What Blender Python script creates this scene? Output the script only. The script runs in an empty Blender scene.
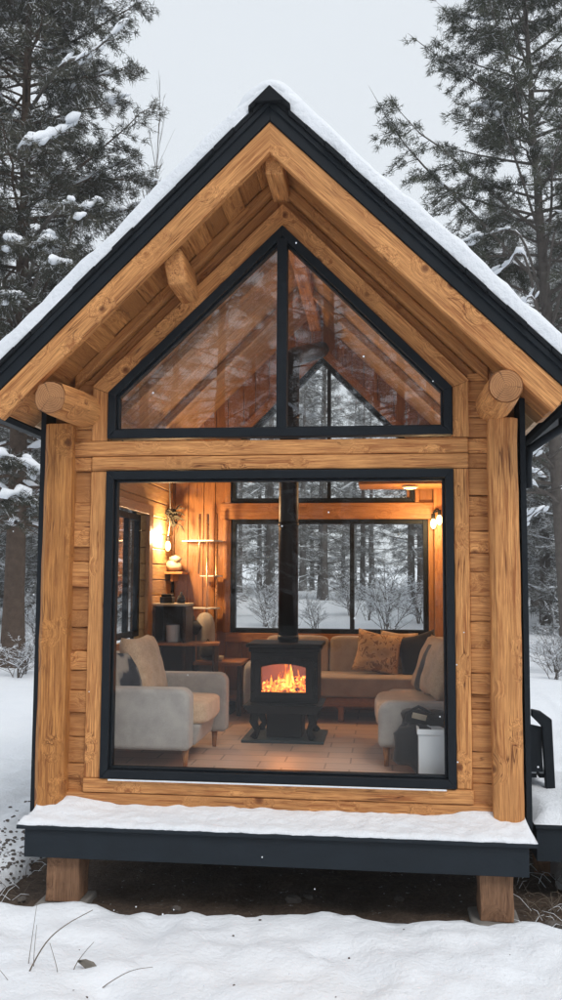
import bpy, math, random
import numpy as np
from mathutils import Vector, Matrix, noise

random.seed(7)
RNG = np.random.default_rng(11)
scene = bpy.context.scene
COL = scene.collection
R = math.radians
PI = math.pi

# ------------------------------------------------------------------ materials
def new_mat(name):
    m = bpy.data.materials.new(name); m.use_nodes = True
    nt = m.node_tree; nt.nodes.clear()
    out = nt.nodes.new('ShaderNodeOutputMaterial')
    b = nt.nodes.new('ShaderNodeBsdfPrincipled')
    nt.links.new(b.outputs[0], out.inputs['Surface'])
    return m, nt, b, out

def N(nt, t, **kw):
    n = nt.nodes.new(t)
    for k, v in kw.items():
        if k.startswith('i_'):
            n.inputs[k[2:].replace('_', ' ')].default_value = v
        else:
            setattr(n, k, v)
    return n

def ramp(nt, stops):
    r = nt.nodes.new('ShaderNodeValToRGB')
    e = r.color_ramp.elements
    while len(e) < len(stops): e.new(0.5)
    for i, (p, c) in enumerate(stops):
        e[i].position = p; e[i].color = (c[0], c[1], c[2], 1)
    return r

def mixc(nt, fac, a, b, blend='MIX'):
    m = nt.nodes.new('ShaderNodeMix'); m.data_type = 'RGBA'; m.blend_type = blend
    for sock, v in ((m.inputs[0], fac), (m.inputs[6], a), (m.inputs[7], b)):
        if hasattr(v, 'is_linked'): nt.links.new(v, sock)
        elif isinstance(v, (int, float)): sock.default_value = v
        else: sock.default_value = (v[0], v[1], v[2], 1)
    return m.outputs[2]

def math_n(nt, op, a, b=None, clamp=False):
    m = nt.nodes.new('ShaderNodeMath'); m.operation = op; m.use_clamp = clamp
    for i, v in enumerate((a, b)):
        if v is None: continue
        if hasattr(v, 'is_linked'): nt.links.new(v, m.inputs[i])
        else: m.inputs[i].default_value = v
    return m.outputs[0]

def bump(nt, b, height, strength=0.3, dist=0.01):
    n = nt.nodes.new('ShaderNodeBump'); n.inputs['Strength'].default_value = strength
    n.inputs['Distance'].default_value = dist
    nt.links.new(height, n.inputs['Height']); nt.links.new(n.outputs[0], b.inputs['Normal'])

def coords(nt, kind='Object', scale=(1, 1, 1)):
    mp = nt.nodes.new('ShaderNodeMapping'); mp.inputs['Scale'].default_value = scale
    if kind == 'gv':
        a = nt.nodes.new('ShaderNodeAttribute'); a.attribute_name = 'gv'
        nt.links.new(a.outputs['Vector'], mp.inputs['Vector'])
    else:
        a = nt.nodes.new('ShaderNodeTexCoord')
        nt.links.new(a.outputs[kind], mp.inputs['Vector'])
    return mp.outputs[0]

def tex_noise(nt, vec, scale, detail=4, rough=0.55, dist=0.0):
    n = nt.nodes.new('ShaderNodeTexNoise')
    n.inputs['Scale'].default_value = scale; n.inputs['Detail'].default_value = detail
    n.inputs['Roughness'].default_value = rough; n.inputs['Distortion'].default_value = dist
    nt.links.new(vec, n.inputs['Vector']); return n.outputs['Fac']

def wood(name, light, dark, rough=0.6, knots=0.5, toneamt=0.5, gloss=0.3):
    """Timber: grain along gv.x, knots with rings, a tone of its own for every board."""
    m, nt, b, out = new_mat(name)
    vo = nt.nodes.new('ShaderNodeTexVoronoi'); vo.inputs['Scale'].default_value = 1.0
    vo.inputs['Randomness'].default_value = 1.0
    nt.links.new(coords(nt, 'gv', (4.2, 4.8, 4.8)), vo.inputs['Vector'])
    kn = ramp(nt, [(0.0, (1, 1, 1)), (0.055, (0.8, 0.8, 0.8)), (0.085, (0.55, 0.55, 0.55)), (0.13, (0, 0, 0))])
    nt.links.new(vo.outputs['Distance'], kn.inputs[0])
    # grain swerves round the knots
    sw = math_n(nt, 'MULTIPLY', math_n(nt, 'SUBTRACT', 0.42, vo.outputs['Distance'], True), 0.16)
    cb = nt.nodes.new('ShaderNodeCombineXYZ'); nt.links.new(sw, cb.inputs[1]); nt.links.new(sw, cb.inputs[2])
    def gvs(sc):
        va = nt.nodes.new('ShaderNodeVectorMath'); va.operation = 'ADD'
        a_ = nt.nodes.new('ShaderNodeAttribute'); a_.attribute_name = 'gv'
        nt.links.new(a_.outputs['Vector'], va.inputs[0]); nt.links.new(cb.outputs[0], va.inputs[1])
        mp = nt.nodes.new('ShaderNodeMapping'); mp.inputs['Scale'].default_value = sc
        nt.links.new(va.outputs[0], mp.inputs['Vector']); return mp.outputs[0]
    gr = tex_noise(nt, gvs((0.8, 15.0, 15.0)), 3.0, 8, 0.70, 0.35)
    fine = tex_noise(nt, gvs((2.0, 70.0, 70.0)), 3.0, 3, 0.6)
    big = tex_noise(nt, coords(nt, 'gv', (1.2, 3.5, 3.5)), 2.4, 4, 0.6)
    tone = nt.nodes.new('ShaderNodeAttribute'); tone.attribute_name = 'tone'
    c = ramp(nt, [(0.37, dark), (0.465, [0.35*d+0.65*l for d, l in zip(dark, light)]), (0.57, light), (0.70, [min(1, l*1.2) for l in light])])
    nt.links.new(gr, c.inputs[0])
    c2 = mixc(nt, math_n(nt, 'MULTIPLY', math_n(nt, 'SUBTRACT', fine, 0.43, True), 3.2, True), c.outputs[0], [d*0.75 for d in dark])
    f_big = math_n(nt, 'MULTIPLY', math_n(nt, 'SUBTRACT', big, 0.45, True), 2.6, True)
    c3 = mixc(nt, f_big, c2, [0.5*l+0.25*d for l, d in zip(light, dark)])
    t = math_n(nt, 'MULTIPLY', tone.outputs['Fac'], toneamt)
    c4 = mixc(nt, t, c3, [0.42*d + 0.22*l for d, l in zip(dark, light)])
    kcol = [dark[0]*0.33, dark[1]*0.24, dark[2]*0.22]
    c5 = mixc(nt, math_n(nt, 'MULTIPLY', kn.outputs[0], knots), c4, kcol)
    # drying checks: thin dark cracks along the grain
    ck = tex_noise(nt, gvs((0.55, 13.0, 13.0)), 2.3, 2, 0.4)
    cm = tex_noise(nt, coords(nt, 'gv', (1.6, 2.0, 2.0)), 2.0, 2, 0.5)
    near = math_n(nt, 'SUBTRACT', 1.0, math_n(nt, 'MULTIPLY', math_n(nt, 'ABSOLUTE', math_n(nt, 'SUBTRACT', ck, 0.5)), 55.0), True)
    crk = math_n(nt, 'MULTIPLY', near, math_n(nt, 'MULTIPLY', math_n(nt, 'SUBTRACT', cm, 0.53, True), 12.0, True))
    c5 = mixc(nt, math_n(nt, 'MULTIPLY', crk, knots), c5, kcol)
    nt.links.new(c5, b.inputs['Base Color'])
    b.inputs['Roughness'].default_value = rough
    b.inputs['Specular IOR Level'].default_value = gloss
    h = math_n(nt, 'ADD', math_n(nt, 'MULTIPLY', gr, 0.7), math_n(nt, 'MULTIPLY', fine, 0.5))
    h = math_n(nt, 'SUBTRACT', h, math_n(nt, 'MULTIPLY', kn.outputs[0], 0.4))
    h = math_n(nt, 'SUBTRACT', h, math_n(nt, 'MULTIPLY', crk, 0.9))
    bump(nt, b, h, 0.7, 0.007)
    return m

def simple(name, col, rough=0.6, metal=0.0, var=0.15, scale=8.0, bmp=0.15, bdist=0.004, spec=0.4, detail=5, coat=0):
    m, nt, b, out = new_mat(name)
    v = coords(nt, 'Object')
    n = tex_noise(nt, v, scale, detail)
    c = mixc(nt, n, [x*(1-var) for x in col], [min(1, x*(1+var)) for x in col])
    nt.links.new(c, b.inputs['Base Color'])
    rr = math_n(nt, 'MULTIPLY_ADD', n, 0.25); rr.node.inputs[2].default_value = rough-0.12
    nt.links.new(rr, b.inputs['Roughness'])
    b.inputs['Metallic'].default_value = metal
    b.inputs['Specular IOR Level'].default_value = spec
    b.inputs['Coat Weight'].default_value = coat
    if bmp: bump(nt, b, tex_noise(nt, v, scale*4, 4), bmp, bdist)
    return m

def fabric(name, col, col2, weave=260, var_scale=9, bmp=0.5, rough=0.95):
    m, nt, b, out = new_mat(name)
    v = coords(nt, 'Object')
    n = tex_noise(nt, v, var_scale, 5, 0.6)
    f = tex_noise(nt, v, weave, 2)
    k = math_n(nt, 'MULTIPLY', math_n(nt, 'ADD', n, f), 0.5)
    r = ramp(nt, [(0.36, col2), (0.6, col)])
    nt.links.new(k, r.inputs[0]); nt.links.new(r.outputs[0], b.inputs['Base Color'])
    b.inputs['Roughness'].default_value = rough
    b.inputs['Sheen Weight'].default_value = 0.25
    b.inputs['Specular IOR Level'].default_value = 0.2
    bump(nt, b, math_n(nt, 'ADD', f, math_n(nt, 'MULTIPLY', n, 1.5)), bmp, 0.006)
    return m

def snow_mat(name, bs=1.0, sc=1.0):
    m, nt, b, out = new_mat(name)
    v = coords(nt, 'Object')
    a = tex_noise(nt, v, 2.2*sc, 6, 0.6)
    f = tex_noise(nt, v, 30*sc, 5, 0.65)
    c = mixc(nt, a, (0.755, 0.795, 0.855), (0.86, 0.885, 0.92))
    nt.links.new(c, b.inputs['Base Color'])
    b.inputs['Roughness'].default_value = 0.75
    b.inputs['Specular IOR Level'].default_value = 0.25
    b.inputs['Subsurface Weight'].default_value = 0.0
    bump(nt, b, math_n(nt, 'ADD', a, math_n(nt, 'MULTIPLY', f, 0.6)), 0.7*bs, 0.035)
    return m

def glass_mat(name, ior=1.9, tint=(0.99, 0.993, 0.99)):
    m = bpy.data.materials.new(name); m.use_nodes = True
    nt = m.node_tree; nt.nodes.clear()
    out = nt.nodes.new('ShaderNodeOutputMaterial')
    t = nt.nodes.new('ShaderNodeBsdfTransparent'); t.inputs[0].default_value = (*tint, 1)
    g = nt.nodes.new('ShaderNodeBsdfGlossy'); g.inputs['Roughness'].default_value = 0.0
    g.inputs['Color'].default_value = (0.95, 0.97, 1, 1)
    f0 = ((ior-1)/(ior+1))**2
    ge = nt.nodes.new('ShaderNodeNewGeometry'); dt = nt.nodes.new('ShaderNodeVectorMath'); dt.operation = 'DOT_PRODUCT'
    nt.links.new(ge.outputs['Normal'], dt.inputs[0]); nt.links.new(ge.outputs['Incoming'], dt.inputs[1])
    om = math_n(nt, 'SUBTRACT', 1.0, math_n(nt, 'ABSOLUTE', dt.outputs['Value']), True)
    fs = math_n(nt, 'MULTIPLY_ADD', math_n(nt, 'POWER', om, 5.0), 1-f0); fs.node.inputs[2].default_value = f0
    mx = nt.nodes.new('ShaderNodeMixShader')
    v = coords(nt, 'Object')
    nn = tex_noise(nt, v, 1.3, 2)
    bp = nt.nodes.new('ShaderNodeBump'); bp.inputs['Strength'].default_value = 0.06; bp.inputs['Distance'].default_value = 0.02
    nt.links.new(nn, bp.inputs['Height']); nt.links.new(bp.outputs[0], g.inputs['Normal'])
    nt.links.new(fs, mx.inputs[0]); nt.links.new(t.outputs[0], mx.inputs[1])
    nt.links.new(g.outputs[0], mx.inputs[2]); nt.links.new(mx.outputs[0], out.inputs['Surface'])
    return m

def emis(name, col, strength):
    m = bpy.data.materials.new(name); m.use_nodes = True
    nt = m.node_tree; nt.nodes.clear()
    out = nt.nodes.new('ShaderNodeOutputMaterial')
    e = nt.nodes.new('ShaderNodeEmission'); e.inputs[0].default_value = (*col, 1); e.inputs[1].default_value = strength
    nt.links.new(e.outputs[0], out.inputs['Surface'])
    return m

M = {}
M['timber'] = wood('timber_golden', (0.79, 0.385, 0.138), (0.34, 0.112, 0.032), knots=0.95)
M['log'] = wood('timber_log', (0.62, 0.275, 0.080), (0.25, 0.082, 0.020), knots=0.95, toneamt=0.4)
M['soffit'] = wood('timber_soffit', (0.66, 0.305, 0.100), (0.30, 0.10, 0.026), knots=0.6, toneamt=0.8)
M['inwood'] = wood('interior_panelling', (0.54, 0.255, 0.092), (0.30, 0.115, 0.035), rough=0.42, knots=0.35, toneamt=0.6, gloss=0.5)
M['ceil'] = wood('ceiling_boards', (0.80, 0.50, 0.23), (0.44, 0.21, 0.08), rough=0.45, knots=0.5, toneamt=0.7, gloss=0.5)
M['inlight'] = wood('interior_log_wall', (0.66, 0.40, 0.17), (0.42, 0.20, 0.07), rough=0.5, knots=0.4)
M['endgrain'] = wood('timber_end_grain', (0.30, 0.125, 0.05), (0.15, 0.055, 0.022), knots=0.1)
M['oldwood'] = wood('weathered_foundation_timber', (0.34, 0.19, 0.11), (0.16, 0.08, 0.045), rough=0.85, knots=0.5)
M['furnwood'] = wood('furniture_wood', (0.48, 0.22, 0.08), (0.27, 0.10, 0.035), rough=0.4, knots=0.1)
M['darkwood'] = wood('dark_stained_wood', (0.075, 0.045, 0.03), (0.03, 0.018, 0.012), rough=0.5, knots=0.1)
M['black'] = simple('black_painted_metal', (0.007, 0.0105, 0.015), 0.55, 0.0, 0.4, 14, 0.3, 0.003, 0.22)
M['shingle'] = simple('black_roof_edge', (0.008, 0.010, 0.013), 0.8, 0.0, 0.5, 30, 0.6, 0.008, 0.2)
M['deckpaint'] = simple('charcoal_deck_paint', (0.012, 0.018, 0.025), 0.6, 0.0, 0.35, 7, 0.4, 0.004, 0.25)
M['castiron'] = simple('cast_iron', (0.009, 0.008, 0.0075), 0.6, 0.0, 0.2, 12, 0.06, 0.002, 0.2)
M['pipe'] = simple('black_stove_pipe', (0.014, 0.012, 0.011), 0.42, 0.5, 0.4, 12, 0.1, 0.002)
M['snow'] = snow_mat('snow')
M['snow_ground'] = snow_mat('ground_snow', 0.9, 1.0)
M['glass'] = glass_mat('window_glass', 1.27)
M['glass_up'] = glass_mat('gable_window_glass', 1.82)
M['glass_in'] = glass_mat('thin_glass', 1.5)
M['fab_grey'] = fabric('grey_tweed', (0.40, 0.37, 0.34), (0.27, 0.25, 0.235))
M['fab_taupe'] = fabric('taupe_weave', (0.47, 0.385, 0.31), (0.34, 0.27, 0.215))
M['fab_tan'] = fabric('tan_boucle', (0.56, 0.40, 0.27), (0.40, 0.27, 0.17), 120, 14, 0.8)
M['fab_black'] = fabric('black_cloth', (0.025, 0.022, 0.022), (0.010, 0.010, 0.011))
M['fab_navy'] = fabric('dark_navy_cloth', (0.03, 0.038, 0.055), (0.014, 0.016, 0.024))
M['cream'] = simple('cream_ceramic', (0.42, 0.36, 0.27), 0.5, 0, 0.1, 20)
M['white'] = simple('white_plastic', (0.62, 0.64, 0.66), 0.4, 0, 0.06, 10, 0.05)
M['slate'] = simple('slate_hearth', (0.035, 0.05, 0.055), 0.5, 0, 0.3, 16, 0.4, 0.004)
M['copper'] = simple('brushed_copper_pole', (0.62, 0.36, 0.20), 0.3, 0.8, 0.1, 20, 0.05)
M['stone'] = simple('grey_stone', (0.20, 0.185, 0.17), 0.85, 0, 0.4, 9, 0.7, 0.01)
M['stone_dark'] = simple('brown_gravel', (0.11, 0.095, 0.085), 0.9, 0, 0.5, 14, 0.7, 0.01)
M['drygrass'] = simple('dry_stem', (0.16, 0.13, 0.10), 0.8, 0, 0.3, 20)
M['leaf'] = simple('withered_leaf', (0.20, 0.18, 0.155), 0.8, 0, 0.25, 30)
M['garland'] = simple('dried_garland', (0.05, 0.045, 0.03), 0.9, 0, 0.5, 40)
M['bark'] = simple('bark_brown', (0.105, 0.075, 0.058), 0.95, 0, 0.5, 9, 1.0, 0.03, 0.1, 8)
M['bark_grey'] = simple('bark_grey', (0.12, 0.105, 0.095), 0.95, 0, 0.45, 9, 0.8, 0.02, 0.1, 7)
def rings():
    m, nt, b, out = new_mat('log_end_rings')
    a = nt.nodes.new('ShaderNodeAttribute'); a.attribute_name = 'gv'
    sp = nt.nodes.new('ShaderNodeSeparateXYZ'); nt.links.new(a.outputs['Vector'], sp.inputs[0])
    cb = nt.nodes.new('ShaderNodeCombineXYZ'); nt.links.new(sp.outputs[1], cb.inputs[0]); nt.links.new(sp.outputs[2], cb.inputs[1])
    ln = nt.nodes.new('ShaderNodeVectorMath'); ln.operation = 'LENGTH'; nt.links.new(cb.outputs[0], ln.inputs[0])
    n = tex_noise(nt, cb.outputs[0], 14, 4, 0.6)
    rr = math_n(nt, 'ADD', ln.outputs['Value'], math_n(nt, 'MULTIPLY', n, 0.03))
    s = math_n(nt, 'SINE', math_n(nt, 'MULTIPLY', rr, 520.0))
    rp = ramp(nt, [(0.0, (0.24, 0.10, 0.038)), (1.0, (0.52, 0.25, 0.10))])
    nt.links.new(math_n(nt, 'MULTIPLY_ADD', s, 0.3), rp.inputs[0]); rp.inputs[0].links[0].from_node.inputs[2].default_value = 0.5
    # radial drying cracks
    an = math_n(nt, 'ARCTAN2', sp.outputs[1], sp.outputs[2])
    cr = math_n(nt, 'SUBTRACT', 1.0, math_n(nt, 'MULTIPLY', math_n(nt, 'ABSOLUTE', math_n(nt, 'SINE', math_n(nt, 'ADD', math_n(nt, 'MULTIPLY', an, 1.5), math_n(nt, 'MULTIPLY', n, 1.2)))), 16.0), True)
    st = tex_noise(nt, cb.outputs[0], 5, 4, 0.6)
    c = mixc(nt, math_n(nt, 'MULTIPLY', cr, 0.8), rp.outputs[0], (0.03, 0.012, 0.006))
    c = mixc(nt, math_n(nt, 'MULTIPLY', math_n(nt, 'SUBTRACT', st, 0.45, True), 2.0, True), c, (0.16, 0.07, 0.03))
    nt.links.new(c, b.inputs['Base Color']); b.inputs['Roughness'].default_value = 0.85
    bump(nt, b, math_n(nt, 'SUBTRACT', math_n(nt, 'MULTIPLY', s, 0.2), cr), 0.6, 0.004)
    return m
M['rings'] = rings()
M['bulb'] = emis('lit_bulb', (1.0, 0.66, 0.24), 9)
M['ember'] = None

def striped():
    m, nt, b, out = new_mat('striped_cushion_cloth')
    w = nt.nodes.new('ShaderNodeTexWave'); w.inputs['Scale'].default_value = 9; w.inputs['Distortion'].default_value = 4
    w.inputs['Detail'].default_value = 2
    nt.links.new(coords(nt, 'Object', (0.3, 1, 0.6)), w.inputs['Vector'])
    r = ramp(nt, [(0.0, (0.012, 0.014, 0.02)), (0.55, (0.02, 0.022, 0.03)), (0.72, (0.14, 0.13, 0.12)), (1.0, (0.24, 0.21, 0.18))])
    nt.links.new(w.outputs['Fac'], r.inputs[0]); nt.links.new(r.outputs[0], b.inputs['Base Color'])
    b.inputs['Roughness'].default_value = 0.95
    return m
M['striped'] = striped()

def patterned():
    m, nt, b, out = new_mat('leaf_patterned_cloth')
    v = coords(nt, 'Object')
    n = tex_noise(nt, v, 13, 3, 0.6, 2.0)
    r = ramp(nt, [(0.44, (0.52, 0.33, 0.17)), (0.52, (0.60, 0.42, 0.25)), (0.56, (0.20, 0.10, 0.04)), (0.66, (0.30, 0.16, 0.07))])
    nt.links.new(n, r.inputs[0]); nt.links.new(r.outputs[0], b.inputs['Base Color'])
    b.inputs['Roughness'].default_value = 0.95
    return m
M['patterned'] = patterned()

def floor_mat():
    m, nt, b, out = new_mat('rosy_floor_planks')
    v = coords(nt, 'Object')
    br = nt.nodes.new('ShaderNodeTexBrick')
    br.inputs['Color1'].default_value = (0.54, 0.36, 0.255, 1); br.inputs['Color2'].default_value = (0.44, 0.29, 0.215, 1)
    br.inputs['Mortar'].default_value = (0.17, 0.10, 0.07, 1)
    br.inputs['Scale'].default_value = 1.0; br.inputs['Mortar Size'].default_value = 0.006
    br.inputs['Brick Width'].default_value = 0.44; br.inputs['Row Height'].default_value = 0.19
    br.offset = 0.37
    nt.links.new(v, br.inputs['Vector'])
    n = tex_noise(nt, coords(nt, 'Object', (3, 14, 3)), 3, 6, 0.6, 0.4)
    c = mixc(nt, math_n(nt, 'MULTIPLY', n, 0.55), br.outputs['Color'], (0.60, 0.44, 0.34))
    nt.links.new(c, b.inputs['Base Color'])
    b.inputs['Roughness'].default_value = 0.42
    bump(nt, b, math_n(nt, 'SUBTRACT', n, br.outputs['Fac']), 0.25, 0.004)
    return m
M['floor'] = floor_mat()

def dirt_mat():
    m, nt, b, out = new_mat('bare_earth')
    v = coords(nt, 'Object')
    n = tex_noise(nt, v, 5, 8, 0.7); f = tex_noise(nt, v, 40, 5, 0.7)
    r = ramp(nt, [(0.35, (0.045, 0.028, 0.018)), (0.55, (0.11, 0.072, 0.048)), (0.7, (0.20, 0.14, 0.10))])
    nt.links.new(math_n(nt, 'MULTIPLY', math_n(nt, 'ADD', n, f), 0.5), r.inputs[0])
    # blown in snow dust
    s = math_n(nt, 'MULTIPLY', math_n(nt, 'SUBTRACT', tex_noise(nt, v, 22, 3, 0.7), 0.66, True), 14, True)
    c = mixc(nt, s, r.outputs[0], (0.7, 0.71, 0.73))
    nt.links.new(c, b.inputs['Base Color']); b.inputs['Roughness'].default_value = 0.95
    bump(nt, b, math_n(nt, 'ADD', n, f), 0.9, 0.03)
    return m
M['dirt'] = dirt_mat()

def needles_mat(name, c1, c2, scale=1.2):
    m, nt, b, out = new_mat(name)
    n = tex_noise(nt, coords(nt, 'Object'), scale, 3)
    r = ramp(nt, [(0.35, c1), (0.65, c2)])
    nt.links.new(n, r.inputs[0])
    a = nt.nodes.new('ShaderNodeAttribute'); a.attribute_name = 'frost'
    c = mixc(nt, a.outputs['Fac'], r.outputs[0], (0.72, 0.74, 0.77))
    nt.links.new(c, b.inputs['Base Color']); b.inputs['Roughness'].default_value = 0.8
    b.inputs['Specular IOR Level'].default_value = 0.15
    return m
M['needles'] = needles_mat('spruce_needles', (0.045, 0.050, 0.038), (0.095, 0.092, 0.070))
M['needles_pine'] = needles_mat('pine_needles', (0.050, 0.058, 0.042), (0.10, 0.105, 0.075))
M['needles_far'] = needles_mat('frosted_hazy_needles', (0.13, 0.133, 0.122), (0.21, 0.213, 0.197))  # pale low-contrast base paints in distance haze; frost attribute whitens single needles

def fire_mat():
    m = bpy.data.materials.new('flames'); m.use_nodes = True
    nt = m.node_tree; nt.nodes.clear()
    out = nt.nodes.new('ShaderNodeOutputMaterial'); e = nt.nodes.new('ShaderNodeEmission')
    n = tex_noise(nt, coords(nt, 'Object', (1, 1, 0.3)), 17, 3, 0.6, 0.8)
    r = ramp(nt, [(0.30, (0.35, 0.025, 0.0)), (0.46, (0.95, 0.17, 0.008)), (0.58, (1.0, 0.32, 0.03)), (0.72, (1.0, 0.62, 0.16))])
    nt.links.new(n, r.inputs[0]); nt.links.new(r.outputs[0], e.inputs[0])
    st = math_n(nt, 'MULTIPLY_ADD', math_n(nt, 'POWER', n, 3.0), 12.0); st.node.inputs[2].default_value = 0.35
    nt.links.new(st, e.inputs[1]); nt.links.new(e.outputs[0], out.inputs['Surface'])
    return m
M['fire'] = fire_mat()
M['flame_core'] = emis('flame_core', (1.0, 0.42, 0.06), 2.6)
M['firebrick'] = simple('firebrick', (0.15, 0.065, 0.02), 0.9, 0, 0.35, 22)
def ember_mat():
    m, nt, b, out = new_mat('glowing_embers')
    n = tex_noise(nt, coords(nt, 'Object'), 38, 4, 0.7, 0.6)
    r = ramp(nt, [(0.42, (0, 0, 0)), (0.55, (1.0, 0.16, 0.01)), (0.7, (1.0, 0.5, 0.1))])
    nt.links.new(n, r.inputs[0]); nt.links.new(r.outputs[0], b.inputs['Emission Color'])
    b.inputs['Emission Strength'].default_value = 3.5
    b.inputs['Base Color'].default_value = (0.03, 0.015, 0.01, 1)
    return m
M['ember'] = ember_mat()

# ------------------------------------------------------------------ mesh helpers
def rotm(axis='z', deg=0): return Matrix.Rotation(R(deg), 3, axis.upper())

class MB:
    """Collects shapes; build() links them as ONE mesh object."""
    def __init__(s): s.v = []; s.f = []; s.gv = []; s.tn = []; s.mi = []
    def _add(s, vs, fs, gv, tone, mi=0):
        o = len(s.v); s.v += [tuple(p) for p in vs]; s.gv += gv; s.tn += [tone]*len(vs)
        s.f += [tuple(i+o for i in f) for f in fs]; s.mi += [mi]*len(fs)
    def _g(s, p, axis, off):
        x, y, z = p
        q = {'x': (x, y, z), 'y': (y, x, z), 'z': (z, x, y)}[axis]
        return (q[0]+off[0], q[1]+off[1], q[2]+off[2])
    def _off(s): return (random.uniform(0, 90), random.uniform(0, 90), random.uniform(0, 90))
    def box(s, x0, x1, y0, y1, z0, z1, axis='x', tone=None, seg=1, jit=0.0, mi=0):
        """axis-aligned board, grain along axis; seg and jit give it a slightly wandering edge"""
        tone = random.random()**1.5 if tone is None else tone
        lo = [x0, y0, z0]; hi = [x1, y1, z1]; a = 'xyz'.index(axis); b, c = (a+1) % 3, (a+2) % 3
        vs = []
        for i in range(seg+1):
            t = i/seg
            for (ub, uc) in ((0, 0), (1, 0), (1, 1), (0, 1)):
                p = [0, 0, 0]; p[a] = lo[a]+(hi[a]-lo[a])*t
                p[b] = (lo[b], hi[b])[ub] + random.uniform(-jit, jit); p[c] = (lo[c], hi[c])[uc] + random.uniform(-jit, jit)
                vs.append(p)
        fs = [(3, 2, 1, 0)]
        for i in range(seg):
            k = 4*i
            for j in range(4): fs.append((k+j, k+(j+1) % 4, k+4+(j+1) % 4, k+4+j))
        k = 4*seg; fs.append((k, k+1, k+2, k+3))
        off = s._off(); s._add(vs, fs, [s._g(p, axis, off) for p in vs], tone, mi)
    def obox(s, c, half, m, axis='x', tone=None, mi=0):
        """oriented box: centre, half sizes, 3x3 matrix"""
        tone = random.random()**1.5 if tone is None else tone
        c = Vector(c); loc = []
        for (x, y, z) in ((-1, -1, -1), (1, -1, -1), (1, 1, -1), (-1, 1, -1), (-1, -1, 1), (1, -1, 1), (1, 1, 1), (-1, 1, 1)):
            loc.append((x*half[0], y*half[1], z*half[2]))
        vs = [c + m @ Vector(p) for p in loc]
        fs = [(0, 3, 2, 1), (4, 5, 6, 7), (0, 1, 5, 4), (1, 2, 6, 5), (2, 3, 7, 6), (3, 0, 4, 7)]
        off = s._off(); s._add(vs, fs, [s._g(p, axis, off) for p in loc], tone, mi)
    def prism(s, pts, y0, y1, axis='x', tone=0.2, gm=None, mi=0):
        """polygon in x,z pushed from y0 to y1; gm optionally rotates grain coordinates"""
        n = len(pts)
        a2 = sum(pts[i][0]*pts[(i+1) % n][1]-pts[(i+1) % n][0]*pts[i][1] for i in range(n))
        if a2 < 0: pts = pts[::-1]
        vs = [(x, y0, z) for x, z in pts]+[(x, y1, z) for x, z in pts]
        fs = [tuple(range(n)), tuple(range(2*n-1, n-1, -1))]
        for i in range(n): j = (i+1) % n; fs.append((j, i, n+i, n+j))
        off = s._off()
        s._add(vs, fs, [s._g((gm @ Vector(p)) if gm else p, axis, off) for p in vs], tone, mi)
    def tube(s, path, rad, n=10, tone=0.3, cap=True, jit=0.0, square=0.0, mi=0, gs=1.0, centred=False):
        """swept tube; square>0 flattens its section towards a hewn square"""
        P = [Vector(p) for p in path]; vs = []; gv = []; off = (0, 0, 0) if centred else s._off(); L = 0
        up = Vector((0, 0, 1)); d0 = (P[1]-P[0]).normalized()
        if abs(d0.dot(up)) > 0.9: up = Vector((0, 1, 0))
        for i, p in enumerate(P):
            d = (P[min(i+1, len(P)-1)]-P[max(i-1, 0)]).normalized()
            u = d.cross(up).normalized(); w = u.cross(d).normalized()
            r = rad[i] if isinstance(rad, (list, tuple)) else rad
            if i: L += (p-P[i-1]).length
            for k in range(n):
                a = 2*PI*k/n + PI/n
                q = 1.0
                if square: q = 1.0/((abs(math.cos(a))**(2+6*square)+abs(math.sin(a))**(2+6*square))**(1/(2+6*square)))
                rr = r*q*(1+random.uniform(-jit, jit))
                vs.append(p+u*(math.cos(a)*rr)+w*(math.sin(a)*rr))
                gv.append((L*gs+off[0], math.cos(a)*r+off[1], math.sin(a)*r+off[2]))
        fs = []
        for i in range(len(P)-1):
            for k in range(n):
                a = i*n+k; b = i*n+(k+1) % n
                fs.append((a, b, b+n, a+n))
        if cap: fs.append(tuple(range(n-1, -1, -1))); fs.append(tuple(range((len(P)-1)*n, len(P)*n)))
        s._add(vs, fs, gv, tone, mi)
    def lathe(s, c, prof, n=20, tone=0.3, mi=0):
        vs = []; c = Vector(c)
        for (r, z) in prof:
            for k in range(n): a = 2*PI*k/n; vs.append(c+Vector((r*math.cos(a), r*math.sin(a), z)))
        fs = []
        for i in range(len(prof)-1):
            for k in range(n): a = i*n+k; b = i*n+(k+1) % n; fs.append((a, b, b+n, a+n))
        fs.append(tuple(range(n-1, -1, -1))); m = (len(prof)-1)*n; fs.append(tuple(range(m, m+n)))
        s._add(vs, fs, [tuple(p) for p in vs], tone, mi)
    def blob(s, c, size, m=None, nu=14, nv=9, lump=0.0, seed=0, tone=0.3, mi=0, e=1.0):
        """lumpy ellipsoid; e<1 squares it off"""
        c = Vector(c); vs = []; sx, sy, sz = size
        sg = lambda v: (abs(v)**e)*(1 if v >= 0 else -1)
        for j in range(1, nv):
            th = PI*j/nv
            for k in range(nu):
                a = 2*PI*k/nu
                p = Vector((sx*sg(math.sin(th))*sg(math.cos(a)), sy*sg(math.sin(th))*sg(math.sin(a)), sz*sg(math.cos(th))))
                if lump: p *= 1+lump*noise.noise(p*(1.6/max(size))+Vector((seed, seed*1.7, 3)))
                vs.append(c+(m @ p if m else p))
        top = Vector((0, 0, sz)); bot = Vector((0, 0, -sz))
        vs.append(c+(m @ top if m else top)); vs.append(c+(m @ bot if m else bot))
        fs = []; T = len(vs)-2; B = T+1
        for j in range(nv-2):
            for k in range(nu): a = j*nu+k; b = j*nu+(k+1) % nu; fs.append((a, a+nu, b+nu, b))
        for k in range(nu): fs.append((T, k, (k+1) % nu)); a = (nv-2)*nu; fs.append((B, a+(k+1) % nu, a+k))
        s._add(vs, fs, [tuple(p) for p in vs], tone, mi)
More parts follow.
